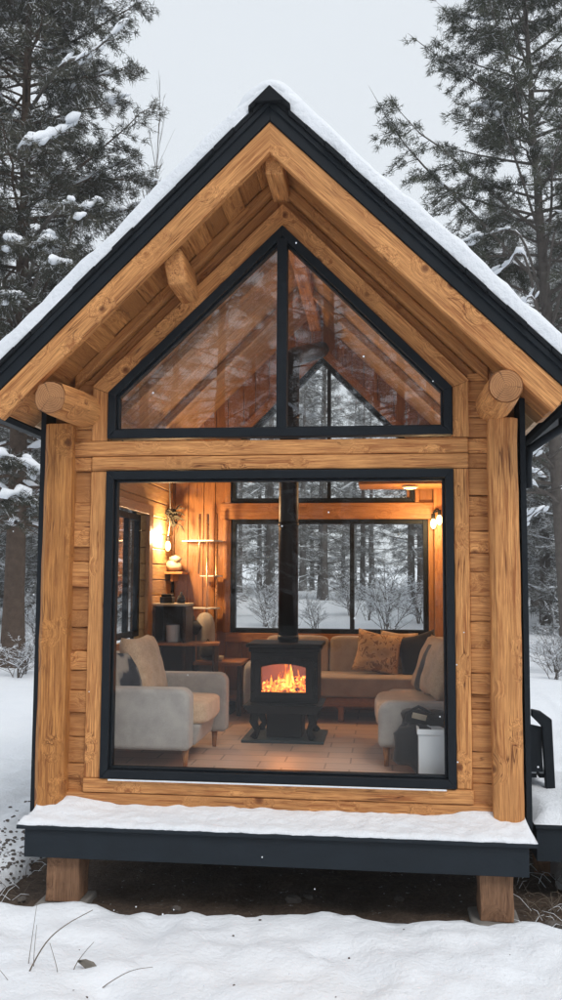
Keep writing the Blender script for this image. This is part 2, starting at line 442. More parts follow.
    def pillow(s, c, w, h, t, m, n=12, seed=0, mi=0, wr=0.012):
        """scatter cushion: pinched corners, plump middle; local x width, z height, y thickness"""
        c = Vector(c); idx = {}; vs = []; fs = []
        for side in (1, -1):
            for i in range(n+1):
                for j in range(n+1):
                    u = -1+2*i/n; v = -1+2*j/n
                    edge = i in (0, n) or j in (0, n)
                    if side == -1 and edge: idx[(side, i, j)] = idx[(1, i, j)]; continue
                    k = 1-0.07*(1-abs(u))*(abs(v) > .99)-0.07*(1-abs(v))*(abs(u) > .99)
                    d = (max(0, 1-u**4)*max(0, 1-v**4))**0.45
                    p = Vector((u*w/2*k*(1-0.05*(1-v*v)*abs(u)), side*t/2*d, v*h/2*k*(1-0.05*(1-u*u)*abs(v))))
                    p += Vector((0, side*wr*noise.noise(Vector((u*2.5+seed, v*2.5, seed*3.1))), 0))
                    idx[(side, i, j)] = len(vs); vs.append(c+m @ p)
        for side in (1, -1):
            for i in range(n):
                for j in range(n):
                    q = (idx[(side, i, j)], idx[(side, i+1, j)], idx[(side, i+1, j+1)], idx[(side, i, j+1)])
                    fs.append(q[::-1] if side == 1 else q)
        s._add(vs, fs, [tuple(p) for p in vs], 0.3, mi)
    def build(s, name, mat, parent=None, bevel=0.0, smooth=False, bseg=2, sub=0):
        me = bpy.data.meshes.new(name)
        o3 = root_loc(parent) if parent else Vector((0, 0, 0))
        me.from_pydata([tuple(Vector(p)-o3) for p in s.v], [], s.f)
        mats = mat if isinstance(mat, (list, tuple)) else [mat]
        for k in mats: me.materials.append(k)
        me.polygons.foreach_set('material_index', s.mi)
        a = me.attributes.new('gv', 'FLOAT_VECTOR', 'POINT'); a.data.foreach_set('vector', [c for g in s.gv for c in g])
        a = me.attributes.new('tone', 'FLOAT', 'POINT'); a.data.foreach_set('value', s.tn)
        if smooth: me.polygons.foreach_set('use_smooth', [True]*len(me.polygons))
        me.update(); me.validate()
        ob = bpy.data.objects.new(name, me); COL.objects.link(ob)
        if parent: ob.parent = parent
        if bevel:
            b = ob.modifiers.new('Bevel', 'BEVEL'); b.width = bevel; b.segments = bseg; b.limit_method = 'ANGLE'; b.angle_limit = R(35)
            b.harden_normals = False
        if sub:
            b = ob.modifiers.new('Subsurf', 'SUBSURF'); b.levels = sub; b.render_levels = sub
        return ob

ROOT = {}
def root_loc(o):
    while o.parent: o = o.parent
    return ROOT.get(o.name, Vector((0, 0, 0)))

def tag(o, label=None, cat=None, group=None, kind=None):
    if label: o['label'] = label
    if cat: o['category'] = cat
    if group: o['group'] = group
    if kind: o['kind'] = kind
    return o

def thing(name, label, cat, loc=(0, 0, 0), group=None):
    o = bpy.data.objects.new(name, None); COL.objects.link(o); o.location = loc
    o.empty_display_size = 0.2
    ROOT[o.name] = Vector(loc)
    return tag(o, label, cat, group)

def fast_mesh(name, verts, tris, mat, parent=None, frost=None, smooth=False):
    me = bpy.data.meshes.new(name)
    verts = np.asarray(verts, np.float32); tris = np.asarray(tris, np.int32)
    me.vertices.add(len(verts)); me.vertices.foreach_set('co', verts.ravel())
    me.loops.add(tris.size); me.loops.foreach_set('vertex_index', tris.ravel())
    me.polygons.add(len(tris))
    me.polygons.foreach_set('loop_start', np.arange(0, tris.size, tris.shape[1], dtype=np.int32))
    me.polygons.foreach_set('loop_total', np.full(len(tris), tris.shape[1], np.int32))
    if smooth: me.polygons.foreach_set('use_smooth', np.ones(len(tris), bool))
    if frost is not None:
        a = me.attributes.new('frost', 'FLOAT', 'POINT'); a.data.foreach_set('value', np.asarray(frost, np.float32))
    me.materials.append(mat); me.update(calc_edges=True); me.validate()
    ob = bpy.data.objects.new(name, me); COL.objects.link(ob)
    if parent: ob.parent = parent
    return ob

def copy_tree(o, parent=None):
    c = o.copy(); COL.objects.link(c); c.parent = parent
    for ch in [k for k in o.children]: copy_tree(ch, c)
    return c

# ------------------------------------------------------------------ camera
cd = bpy.data.cameras.new('camera'); cam = bpy.data.objects.new('camera', cd); COL.objects.link(cam)
yaw, pit, rol = 0.1117091, 0.0874939, 0.0056613
F = Vector((-math.sin(yaw)*math.cos(pit), math.cos(yaw)*math.cos(pit), math.sin(pit)))
Rt = Vector((math.cos(yaw), math.sin(yaw), 0)); Up = Rt.cross(F)
R2 = math.cos(rol)*Rt+math.sin(rol)*Up; U2 = -math.sin(rol)*Rt+math.cos(rol)*Up
mw = Matrix(((R2.x, U2.x, -F.x, 0.65015), (R2.y, U2.y, -F.y, -5.53942), (R2.z, U2.z, -F.z, 1.33996), (0, 0, 0, 1)))
cam.matrix_world = mw
cd.sensor_fit = 'VERTICAL'; cd.sensor_height = 36; cd.lens = 893.526*36/1000
cd.clip_start = 0.05; cd.clip_end = 1000
scene.camera = cam

# ------------------------------------------------------------------ sky, sun
w = bpy.data.worlds.new('World'); scene.world = w; w.use_nodes = True
nt = w.node_tree; nt.nodes.clear()
wo = nt.nodes.new('ShaderNodeOutputWorld'); bg = nt.nodes.new('ShaderNodeBackground')
sk = nt.nodes.new('ShaderNodeTexSky'); sk.sky_type = 'NISHITA'; sk.sun_disc = False
SUN = Vector((0.45, -0.70, 1.0)).normalized()
sk.sun_elevation = math.asin(SUN.z); sk.sun_rotation = math.atan2(SUN.x, SUN.y)
sk.air_density = 1.0; sk.dust_density = 3.0
tc = nt.nodes.new('ShaderNodeTexCoord')
cl = tex_noise(nt, tc.outputs['Generated'], 1.6, 5, 0.5)
cloud = mixc(nt, cl, (7.9, 8.5, 9.1), (9.0, 9.5, 10.0))
skc = mixc(nt, 0.93, sk.outputs[0], cloud)
nt.links.new(skc, bg.inputs[0]); bg.inputs[1].default_value = 0.1
nt.links.new(bg.outputs[0], wo.inputs[0])
sl = bpy.data.lights.new('sun', 'SUN'); so = bpy.data.objects.new('sun', sl); COL.objects.link(so)
sl.energy = 1.7; sl.angle = R(25); sl.color = (1.0, 0.965, 0.92)
so.rotation_euler = SUN.to_track_quat('Z', 'Y').to_euler()
scene.view_settings.view_transform = 'Standard'; scene.view_settings.look = 'None'
scene.view_settings.gamma = 1; scene.view_settings.exposure = 0

# ------------------------------------------------------------------ ground
def sstep(t): t = max(0, min(1, t)); return t*t*(3-2*t)
def terrain(x, y):
    z = -0.5 + 0.8*sstep((y-5)/38.0) + (0.02*(y-43) if y > 43 else 0) + (0.03*(-12-y) if y < -12 else 0)
    z += 0.012*max(0, abs(x)-6)*(1 if y > 0 else 0.3)
    far = sstep((math.hypot(x, y)-3)/10)
    z += noise.noise(Vector((x*0.16, y*0.16, 0)))*0.30*far
    z += noise.noise(Vector((x*0.7, y*0.7, 5)))*(0.02+0.06*far)
    return z
def ground(x, y):
    z = terrain(x, y)
    near = 1-sstep((math.hypot(x, y)-7)/6)
    if near > 0:
        z += near*(0.032*noise.noise(Vector((x*4.5, y*4.5, 1)))+0.020*noise.noise(Vector((x*11, y*11, 2))))
        z -= near*0.10*max(0, noise.noise(Vector((x*2.7, y*2.7, 9)))-0.22)
    wob = 0.10*noise.noise(Vector((x*1.6, y*1.6, 4)))+0.05*noise.noise(Vector((x*6, y*6, 8)))
    dx = 1.72+wob-abs(x-0.06); dy = min(y+0.40+wob*0.9-0.02*x, 3.5-y)
    d = min(dx, dy)
    z -= 0.26*sstep((d+0.10)/0.26)
    return z
def axis_pts(lo, hi, near, step, grow=1.12):
    p = [0.0]; s = step
    while p[-1] < hi:
        if p[-1] > near: s *= grow
        p.append(p[-1]+s)
    q = [0.0]; s = step
    while q[-1] > lo:
        if q[-1] < -near: s *= grow
        q.append(q[-1]-s)
    return q[::-1][:-1]+p
xs = axis_pts(-220, 220, 3.2, 0.045); ys = axis_pts(-220, 320, 3.4, 0.045)
gvz = [(x, y, ground(x, y)) for y in ys for x in xs]
nx, ny = len(xs), len(ys)
ii = np.arange(nx-1)[None, :]+nx*np.arange(ny-1)[:, None]
q = np.stack([ii, ii+1, ii+nx+1, ii+nx], -1).reshape(-1, 4)
tag(fast_mesh('snow_ground', gvz, q, M['snow_ground'], smooth=True), kind='structure')
b = MB()
n1 = 70
vs = []; fs = []
for j in range(n1):
    for i in range(n1):
        x = -2.2+4.5*i/(n1-1); y = -0.9+4.8*j/(n1-1)
        vs.append((x, y, -0.60+0.035*noise.noise(Vector((x*3, y*3, 0)))+0.018*noise.noise(Vector((x*11, y*11, 4)))))
for j in range(n1-1):
    for i in range(n1-1): a = j*n1+i; fs.append((a, a+1, a+n1+1, a+n1))
b._add(vs, fs, [tuple(v) for v in vs], 0)
tag(b.build('bare_earth', M['dirt'], smooth=True), kind='structure')

# ------------------------------------------------------------------ cabin
S = 0.985; ANG = math.degrees(math.atan(S))
cabin = thing('cabin', 'small timber cabin with steep snow capped black edged roof and glazed gable end', 'cabin', (0, 0, -0.1))
def gslope(sx):
    c, s_ = math.cos(R(ANG)), math.sin(R(ANG))
    return Matrix(((c*sx, 0, -s_), (0, 1, 0), (s_*sx, 0, c)))
def slab(b, sx, zt, zb, y0, y1, xi=0.0, xt=1.72, xb=1.63, tone=0.2, axis='x', ax=0.0, sl=S, mi=0):
    """strip that follows the roof slope on side sx; zt, zb are its heights at the ridge"""
    pts = [(ax+sx*xi, zt-sl*xi), (ax+sx*xt, zt-sl*xt), (ax+sx*xb, zb-sl*xb), (ax+sx*xi, zb-sl*xi)]
    b.prism(pts, y0, y1, axis, tone, gslope(sx), mi)

# roof
rf = MB()
for sx in (-1, 1):
    slab(rf, sx, 4.190, 3.985, -0.40, 3.38, tone=0.2)
roof = rf.build('roof', M['shingle'], cabin)
sh = MB()
for sx in (-1, 1):
    # shingle courses whose front ends stand a little uneven
    x = 0.0
    while x < 1.74:
        x2 = min(1.78, x+0.115+random.uniform(-.02, .02))
        jf = random.uniform(-0.012, 0.012)
        slab(sh, sx, 4.232+random.uniform(-.005, .005), 4.196, -0.487+jf, 3.42, xi=x, xt=x2, xb=x2, tone=0.3)
        x = x2+0.003
sh.build('shingles', M['shingle'], roof, bevel=0.003)
for sx in (-1, 1):
    b = MB(); slab(b, sx, 4.192, 4.067, -0.462, -0.405, xt=1.745, xb=1.685)
    slab(b, sx, 4.194, 4.150, -0.474, -0.463, xt=1.75, xb=1.73)
    b.build('fascia', M['black'], roof, bevel=0.004)
    b = MB()
    # rake board in short lengths of profile so its lower arris wanders a little
    n = 26; y0, y1 = -0.452, -0.395
    pts_t = []; pts_b = []
    for k in range(n+1):
        x = 1.70*k/n
        pts_t.append((sx*x, 4.064-S*x))
        xb = 1.615*k/n
        pts_b.append((sx*xb, 3.872-S*xb+0.004*noise.noise(Vector((x*3, sx*9, 0)))))
    off = b._off(); g = gslope(sx)
    vs = []; fs = []
    for y in (y0, y1):
        for (p, q_) in zip(pts_t, pts_b): vs += [(p[0], y, p[1]), (q_[0], y, q_[1])]
    m_ = 2*(n+1)
    for k in range(n):
        a = 2*k; f1 = (a, a+1, a+3, a+2); f2 = (m_+a, m_+a+2, m_+a+3, m_+a+1)
        f3 = (a+1, m_+a+1, m_+a+3, a+3); f4 = (a, a+2, m_+a+2, m_+a)
        for f_ in (f1, f2, f3, f4): fs.append(f_ if sx > 0 else f_[::-1])
    fs.append((2*n, 2*n+1, m_+2*n+1, m_+2*n) if sx > 0 else (m_+2*n, m_+2*n+1, 2*n+1, 2*n))
    b._add(vs, fs, [b._g(g @ Vector(p), 'x', off) for p in vs], 0.15)
    b.build('rake_board', M['timber'], roof, bevel=0.006)
b = MB()
for sx in (-1, 1): slab(b, sx, 4.268, 4.232, -0.500, 3.44, xi=0, xt=0.125, xb=0.125)
b.prism([(-0.10, 4.16), (0.10, 4.16), (0.02, 4.24), (-0.02, 4.24)], -0.512, -0.48)
b.build('ridge_cap', M['shingle'], roof, bevel=0.004)
# soffit in front of the gable: left boards lie along the ridge, right boards run down the slope
b = MB()
x = 0.0; k = 0
while x < 1.62:
    x2 = min(1.63, x+0.105); dz = (0.014, 0, 0.02, 0.006)[k % 4]
    slab(b, -1, 3.980, 3.935-dz, -0.393, 0.095, xi=x, xt=x2-0.003, xb=x2-0.003, axis='y', tone=(0.15, 0.75, 0.35, 0.95, 0.05)[k % 5])
    x = x2; k += 1
y = -0.393; k = 0
while y < 0.09:
    y2 = y+0.12; slab(b, 1, 3.980, 3.932-(k % 2)*0.006, y, y2-0.003, xt=1.67, xb=1.63, tone=(0.35, 0.8, 0.5, 0.2)[k % 4]); y = y2; k += 1
b.build('soffit', M['soffit'], roof, bevel=0.003)
# inner ceiling boards up the slope
b = MB()
for sx in (-1, 1):
    y = 0.10
    while y < 3.3:
        y2 = y+0.155; slab(b, sx, 3.980, 3.935, y, y2-0.004, xt=1.66, xb=1.62, tone=random.random()*(0.9 if y > 1.5 else 0.4)); y = y2
b.build('ceiling', M['ceil'], roof, bevel=0.003)
# side eave soffit outside the walls is the same boards; gutters hang on the eaves
for sx in (-1, 1):
    b = MB()
    n = 10; path = []
    for (y0, y1) in ((-0.45, 3.4),):
        prof = [(-0.05, 0.035), (-0.05, -0.02), (-0.03, -0.045), (0.03, -0.045), (0.05, -0.02), (0.05, 0.04), (0.043, 0.04), (0.043, -0.016), (0.026, -0.037), (-0.026, -0.037), (-0.043, -0.016), (-0.043, 0.035)]
        pts = [(sx*(1.765+px*sx*1.0), 2.375+pz) for px, pz in prof]
        b.prism(pts, y0, y1)
    g_ = b.build('gutter', M['black'], cabin)
    if sx > 0:
        b = MB(); b.tube([(1.765, 0.05, 2.33), (1.755, 0.05, 2.27), (1.56, 0.05, 2.14), (1.545, 0.05, 2.05), (1.545, 0.05, 1.9)], 0.028, 10)
        b.build('downspout', M['black'], g_, smooth=True)
# snow on the roof
def roof_snow():
    b = MB(); nx_, ny_ = 90, 60; vs = []; fs = []
    def base(x): return 4.236-S*abs(x)
    for j in range(ny_+1):
        tj = j/ny_; y = -0.478+3.9*(tj**1.4)
        for i in range(nx_+1):
            x = -1.77+3.54*i/nx_
            ed = min(1, (1.77-abs(x))/0.09); ef = min(1, (y+0.478)/0.10); eb = min(1, (3.422-y)/0.1)
            th = 0.128*math.sqrt(max(0, 1-(1-ed)**2))*math.sqrt(max(0, 1-(1-max(0, ef))**2*0.72))*math.sqrt(max(0, 1-(1-eb)**2*0.8))
            th *= 0.98+0.30*noise.noise(Vector((x*3.1, y*3, 3)))+0.16*noise.noise(Vector((x*12, y*12, 3)))
            zb = base(x)
            r = math.sqrt(x*x+0.012)
            zz = 4.236+0.03-S*r+th+ (0.015*math.exp(-(x/0.16)**2))
            vs.append((x, y-0.018*math.sin(min(1, ef)*PI)-0.012*noise.noise(Vector((x*6, 0, 7))), max(zz, zb+0.004)))
    top = len(vs)
    for j in (0, ny_):
        for i in range(nx_+1):
            x = -1.77+3.54*i/nx_; vs.append((x, -0.474+0.012*noise.noise(Vector((x*14, 2, 7))) if j == 0 else 3.42, base(x)+0.002))
    for j in range(ny_):
        for i in range(nx_): a = j*(nx_+1)+i; fs.append((a, a+1, a+nx_+2, a+nx_+1))
    for i in range(nx_):
        fs.append((top+i, top+i+1, i+1, i)); a = ny_*(nx_+1)+i; c = top+nx_+1+i; fs.append((a, a+1, c+1, c))
    b._add(vs, fs, [tuple(v) for v in vs], 0)
    o = b.build('snow', M['snow'], roof, smooth=True)
roof_snow()
# small cap of snow over the ridge end
b = MB(); pts = []; rr = []
for k in range(17):
    x = -0.22+0.44*k/16; pts.append((x, -0.415+0.006*noise.noise(Vector((x*20, 0, 0))), 4.268+0.022+0.05-S*math.sqrt(x*x+0.0035))); rr.append((0.058+0.012*noise.noise(Vector((x*14, 3, 0))))*math.sqrt(max(0.05, 1-(abs(x)/0.225)**3)))
b.tube(pts, rr, 14); b.build('snow_cap', M['snow'], roof, smooth=True)

# beams that reach out under the eaves
b = MB(); b.box(-0.035, 0.075, -0.392, 3.10, 3.765, 3.93, 'y', 0.1, seg=10, jit=0.002); b.build('ridge_beam', M['timber'], cabin, bevel=0.012)
b = MB(); b.obox((-0.585, -0.15, 3.215), (0.062, 0.235, 0.115), rotm('y', -12), 'y', 0.25); b.build('purlin', M['timber'], cabin, bevel=0.025)
b = MB(); b.tube([(-1.304, -0.475, 2.408), (-1.272, -0.2, 2.412), (-1.238, 0.08, 2.41)], [0.098, 0.106, 0.108], 12, 0.15, cap=False, jit=0.02, square=0.1)
b.tube([(-1.304, -0.476, 2.408), (-1.304, -0.462, 2.408)], [0.092, 0.099], 12, 0.9, jit=0.01, mi=1, square=0.1, centred=True)
b.build('eave_log', [M['timber'], M['rings']], cabin, smooth=False, bevel=0.004)
b = MB(); b.tube([(1.351, -0.475, 2.426), (1.345, -0.2, 2.415), (1.34, 0.08, 2.41)], [0.098, 0.107, 0.110], 22, 0.15, cap=False, jit=0.008)
b.tube([(1.351, -0.478, 2.426), (1.351, -0.462, 2.426)], [0.090, 0.099], 22, 0.9, mi=1, centred=True)
b.build('eave_log', [M['timber'], M['rings']], cabin, smooth=False)

# corner posts, hewn logs with a wandering edge
def corner_post(xc, wid, mat, seed):
    b = MB(); random.seed(seed); n = 16; path = []; rad = []
    for k in range(n+1):
        t = k/n; z = -0.115+2.43*t
        path.append((xc+0.010*noise.noise(Vector((seed, z*1.3, 0)))+0.006*noise.noise(Vector((seed, z*5, 2))), -0.020+0.006*noise.noise(Vector((seed+5, z*2, 0))), z))
        rad.append(wid/2*(1.03-0.03*t+0.035*noise.noise(Vector((seed, z*3, 4)))))
    b.tube(path, rad, 16, 0.2, jit=0.006, square=0.75)
    return b.build('corner_post', mat, cabin, smooth=False, bevel=0.003)
corner_post(-1.392, 0.180, M['log'], 3)
corner_post(1.386, 0.172, M['timber'], 8)
random.seed(21)
# short stacked log siding between post and casing
for (x0, x1) in ((-1.325, -1.193), (1.183, 1.318)):
    b = MB(); z = -0.10
    while z < 2.60:
        h = random.uniform(0.085, 0.165)
        if 1.93 < z+h < 2.03: h = 2.016-z
        if 2.016 <= z < 2.2: h = 0.095
        z2 = min(2.615, z+h)
        if 2.615-z2 < 0.03: z2 = 2.615
        b.box(x0, x1, random.uniform(-0.014, 0.012), 0.09, z+0.001, z2-0.001, 'x', random.random()*1.3, seg=2, jit=0.003)
        z = z2
    b.build('log_siding', M['timber'], cabin, bevel=0.006)
# gable boards above the glazing
b = MB()
for sx in (-1, 1):
    slab(b, sx, 3.835, 3.742, 0.012, 0.08, xt=1.31, xb=1.31, tone=0.7)
    slab(b, sx, 3.928, 3.838, -0.045, 0.08, xt=1.31, xb=1.31, tone=0.5)
b.build('gable_rafter', M['soffit'], cabin, bevel=0.012)
AX = 0.032
def ring(b, outer, inner, y0, y1, axis='x', tone=0.1):
    n = len(outer)
    for i in range(n):
        j = (i+1) % n
        dx, dz = outer[j][0]-outer[i][0], outer[j][1]-outer[i][1]; a = math.atan2(dz, dx)
        g = Matrix(((math.cos(a), 0, math.sin(a)), (0, 1, 0), (-math.sin(a), 0, math.cos(a))))
        b.prism([outer[i], outer[j], inner[j], inner[i]], y0, y1, 'x', tone+random.random()*0.2, g)
# gable casing
sl_l = (3.589-2.523)/(1.087+AX); sl_r = (3.589-2.523)/(1.087-AX)
b = MB()
outer = [(-1.192, 3.735-(1.192+AX)*sl_l), (-1.192, 2.212), (-1.092, 2.212), (-1.092, 2.523), (AX, 3.592), (AX, 3.735)]
b.prism([(-1.192, 2.212), (-1.092, 2.212), (-1.092, 2.520), (-1.192, 2.560)], -0.022, 0.05, 'z', 0.1)
b.prism([(1.187, 2.212), (1.092, 2.212), (1.092, 2.520), (1.187, 2.560)], -0.022, 0.05, 'z', 0.1)
for sx, sl_ in ((-1, sl_l), (1, sl_r)):
    xe = 1.192; a = math.atan(sl_)
    g = Matrix(((math.cos(a)*sx, 0, -math.sin(a)), (0, 1, 0), (math.sin(a)*sx, 0, math.cos(a))))
    b.prism([(AX, 3.735), (AX, 3.594), (sx*1.092, 2.523), (sx*xe, 2.563), (sx*xe, 3.735-abs(sx*xe-AX)*sl_)], -0.025, 0.05, 'x', 0.25, g)
b.build('window_casing', M['timber'], cabin, bevel=0.006)
b = MB()
b.box(-1.325, 1.183, -0.030, 0.08, 2.112, 2.208, 'x', 0.05, seg=20, jit=0.002)
b.box(-1.187, 1.183, -0.036, 0.08, 2.020, 2.108, 'x', 0.35, seg=20, jit=0.002)
b.box(-1.325, -1.190, -0.020, 0.08, 2.020, 2.108, 'x', 0.35)
b.build('cross_beam', M['timber'], cabin, bevel=0.010)
b = MB(); b.box(-1.192, -1.090, -0.024, 0.06, 0.100, 2.017, 'z', 0.0, seg=16, jit=0.002); b.build('window_casing', M['timber'], cabin, bevel=0.006)
b = MB()
b.box(1.092, 1.183, -0.024, 0.06, 0.100, 2.017, 'z', 0.0, seg=16, jit=0.002)
b.build('window_casing', M['timber'], cabin, bevel=0.006)
b = MB()
b.box(-1.196, 1.190, -0.034, 0.08, 0.014, 0.097, 'x', 0.2, seg=20, jit=0.002)
b.box(-1.325, 1.318, -0.026, 0.08, -0.115, 0.010, 'x', 0.5, seg=20, jit=0.003)
b.build('sill_board', M['timber'], cabin, bevel=0.008)

# big window
def rect(x0, x1, z0, z1): return [(x0, z0), (x1, z0), (x1, z1), (x0, z1)]
pw = MB(); ring(pw, rect(-1.087, 1.089, 0.102, 2.014), rect(-1.036, 1.040, 0.154, 1.962), -0.045, 0.055)
ring(pw, rect(-1.034, 1.038, 0.156, 1.960), rect(-1.020, 1.024, 0.170, 1.946), -0.012, 0.045)
f1 = thing_part = pw.build('picture_window', M['black'], cabin, bevel=0.004)
b = MB(); b.box(-1.036, 1.040, 0.020, 0.021, 0.154, 1.962); b.build('pane', M['glass'], f1)
b = MB(); b.box(-1.03, 1.03, -0.058, -0.046, 0.092, 0.101); b.build('snow_dusting', M['snow'], f1, bevel=0.003)
# gable window
outer = [(-1.087, 2.226), (1.087, 2.226), (1.087, 2.523), (AX, 3.589), (-1.087, 2.523)]
inner = [(-1.034, 2.278), (1.034, 2.278), (1.034, 2.501), (AX, 3.512), (-1.034, 2.501)]
inn2 = [(-1.020, 2.292), (1.020, 2.292), (1.020, 2.495), (AX, 3.492), (-1.020, 2.495)]
pw = MB(); ring(pw, outer, inner, -0.045, 0.055)
ring(pw, [(x*0.999, z) for x, z in inner], inn2, -0.012, 0.045)
gw = pw.build('gable_window', M['black'], cabin, bevel=0.004)
b = MB(); b.box(AX-0.032, AX+0.032, -0.048, 0.052, 2.270, 3.50); b.build('mullion', M['black'], gw, bevel=0.004)
b = MB(); b.prism([(-1.034, 2.278), (AX-0.03, 2.278), (AX-0.03, 3.484), (-1.034, 2.501)], 0.020, 0.021); b.build('pane', M['glass_up'], gw)
b = MB(); b.prism([(AX+0.03, 2.278), (1.034, 2.278), (1.034, 2.501), (AX+0.03, 3.484)], 0.020, 0.021); b.build('pane', M['glass_up'], gw)

# side walls
def wall_side(sx):
    xi, xo = sx*1.38, sx*1.483
    lo, hi = min(xi, xo), max(xi, xo)
    b = MB(); ztop = 2.545
    win = sx < 0
    z = -0.10
    while z < ztop:
        z2 = min(ztop, z+0.142)
        a, c = lo, hi
        def seg(y0, y1): b.box(a+random.uniform(0, .006), c-random.uniform(0, .006), y0, y1, z+0.002, z2-0.002, 'y', random.random(), seg=3, jit=0.001)
        if win and z2 > 0.80 and z < 1.92:
            seg(0.095, 0.52); seg(2.08, 3.045)
            if z < 0.80: b.box(a, c, 0.52, 2.08, z+0.002, 0.80, 'y', 0.3)
            if z2 > 1.92: b.box(a, c, 0.52, 2.08, 1.92, z2-0.002, 'y', 0.3)
        else: seg(0.095, 3.045)
        z = z2
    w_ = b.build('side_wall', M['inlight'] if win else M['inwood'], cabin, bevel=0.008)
    b = MB(); a, c = sorted((sx*1.488, sx*1.520))
    if win:
        b.box(a, c, -0.055, 0.50, -0.12, 2.44, 'z'); b.box(a, c, 2.10, 3.15, -0.12, 2.44, 'z')
        b.box(a, c, 0.50, 2.10, -0.12, 0.78, 'z'); b.box(a, c, 0.50, 2.10, 1.94, 2.44, 'z')
    else: b.box(a, c, -0.055, 3.15, -0.12, 2.44, 'z')
    yy = 0.2
    while yy < 3.1:
        if not (win and 0.45 < yy < 2.15): b.box(sx*1.5-0.032 if sx < 0 else 1.521, -1.521 if sx < 0 else 1.532, yy, yy+0.03, -0.12, 2.44, 'z')
        yy += 0.3
    b.build('metal_cladding', M['black'], w_)
wall_side(-1); wall_side(1)
# side window with timber casing
b = MB()
for (y0, y1, z0, z1) in ((0.56, 0.61, 0.84, 1.88), (1.99, 2.04, 0.84, 1.88), (0.61, 1.99, 0.84, 0.89), (0.61, 1.99, 1.83, 1.88), (1.67, 1.71, 0.89, 1.83)):
    b.box(-1.47, -1.425, y0, y1, z0, z1)
sw = b.build('side_window', M['black'], cabin, bevel=0.004)
b = MB(); b.box(-1.449, -1.448, 0.60, 2.0, 0.88, 1.84); b.build('pane', M['glass'], sw)
b = MB()
for (y0, y1, z0, z1, ax_) in ((0.44, 0.555, 0.74, 1.97, 'z'), (2.045, 2.17, 0.74, 1.97, 'z'), (0.56, 2.04, 0.74, 0.835, 'y'), (0.56, 2.04, 1.885, 1.97, 'y')):
    b.box(-1.378, -1.345, y0, y1, z0, z1, ax_, 0.5)
b.build('casing', M['inwood'], sw, bevel=0.005)
b = MB(); b.tube([(-1.33, 0.1, 2.46), (-1.335, 1.5, 2.455), (-1.33, 3.04, 2.46)], [0.095, 0.10, 0.095], 14, 0.1, jit=0.01); b.build('wall_plate_log', M['inlight'], cabin, smooth=True)

# back wall
b = MB()
def ceil_z(x): return 3.935-S*abs(x)
def bot_up(x): return 3.60-1.02*abs(x-0.085)
x = -1.478; k = 0
while x < 1.478:
    x2 = min(1.478, x+0.115+0.02*(k % 3)); k += 1
    for brk in (-0.84, 1.14, 0.085, 0.0, -0.86+1.87):
        if x < brk < x2-0.001: x2 = brk
    a, c = x+0.002, x2-0.002; t = random.random()
    y0 = 3.052+random.uniform(0, .004)
    def colm(fb, ft):
        if ft(a) > fb(a) and ft(c) > fb(c): b.prism([(a, fb(a)), (c, fb(c)), (c, ft(c)), (a, ft(a))], y0, 3.15, 'z', t)
    if x2 <= -0.84 or x >= 1.14: colm(lambda q_: -0.1, lambda q_: min(2.545, ceil_z(q_)) if abs(q_) > 1.38 else ceil_z(q_))
    else:
        colm(lambda q_: -0.1, lambda q_: 0.775)
        if x2 <= 1.01: colm(lambda q_: bot_up(q_), lambda q_: ceil_z(q_))
        else: colm(lambda q_: 2.07, lambda q_: ceil_z(q_))
    x = x2
b.build('back_wall', M['inwood'], cabin, bevel=0.004)
# back window (three lights) with timber surround
b = MB()
for (x0, x1, z0, z1) in ((-0.795, -0.75, 0.82, 1.905), (1.045, 1.09, 0.82, 1.905), (-0.75, 1.045, 0.82, 0.862), (-0.75, 1.045, 1.862, 1.905), (0.352, 0.395, 0.862, 1.862), (-0.325, -0.285, 0.862, 1.862)):
    b.box(x0, x1, 3.03, 3.12, z0, z1, 'z')
bw = b.build('back_window', M['black'], cabin, bevel=0.004)
for (x0, x1) in ((-0.752, -0.323), (-0.287, 0.354), (0.393, 1.047)):
    b = MB(); b.box(x0, x1, 3.085, 3.086, 0.86, 1.864); b.build('pane', M['glass'], bw)
b = MB()
b.box(-0.90, 1.15, 3.000, 3.10, 1.908, 2.065, 'x', 0.2); b.box(-0.84, 1.14, 3.005, 3.10, 0.73, 0.817, 'x', 0.2)
b.box(-0.87, -0.798, 3.015, 3.10, 0.817, 1.905, 'z', 0.2); b.box(1.093, 1.14, 3.02, 3.10, 0.817, 1.905, 'z', 0.2)
b.build('casing', M['inwood'], bw, bevel=0.006)
b = MB(); b.box(1.145, 1.265, 2.93, 3.048, 0.11, 2.62, 'z', 0.15, seg=8, jit=0.002); b.build('corner_post', M['inwood'], cabin, bevel=0.012)
outer = [(-0.80, 2.07), (0.97, 2.07), (0.97, 2.60), (0.085, 3.50), (-0.80, 2.60)]
inner = [(-0.755, 2.115), (0.925, 2.115), (0.925, 2.578), (0.085, 3.437), (-0.755, 2.578)]
b = MB(); ring(b, outer, inner, 3.03, 3.12); b.box(0.135, 0.17, 3.035, 3.115, 2.10, 3.37)
bg_ = b.build('back_gable_window', M['black'], cabin, bevel=0.004)
b = MB(); b.prism([(-0.755, 2.115), (0.925, 2.115), (0.925, 2.578), (0.085, 3.437), (-0.755, 2.578)], 3.085, 3.086); b.build('pane', M['glass'], bg_)
b = MB()
oc = [(-0.86, 2.068), (-0.80, 2.068), (-0.80, 2.603), (0.085, 3.504), (0.97, 2.603), (0.97, 2.068), (1.01, 2.068), (1.01, 2.66), (0.085, 3.615), (-0.86, 2.66)]
b.prism([(-0.86, 2.068), (-0.803, 2.068), (-0.803, 2.603), (-0.86, 2.66)], 3.01, 3.10, 'z', 0.4)
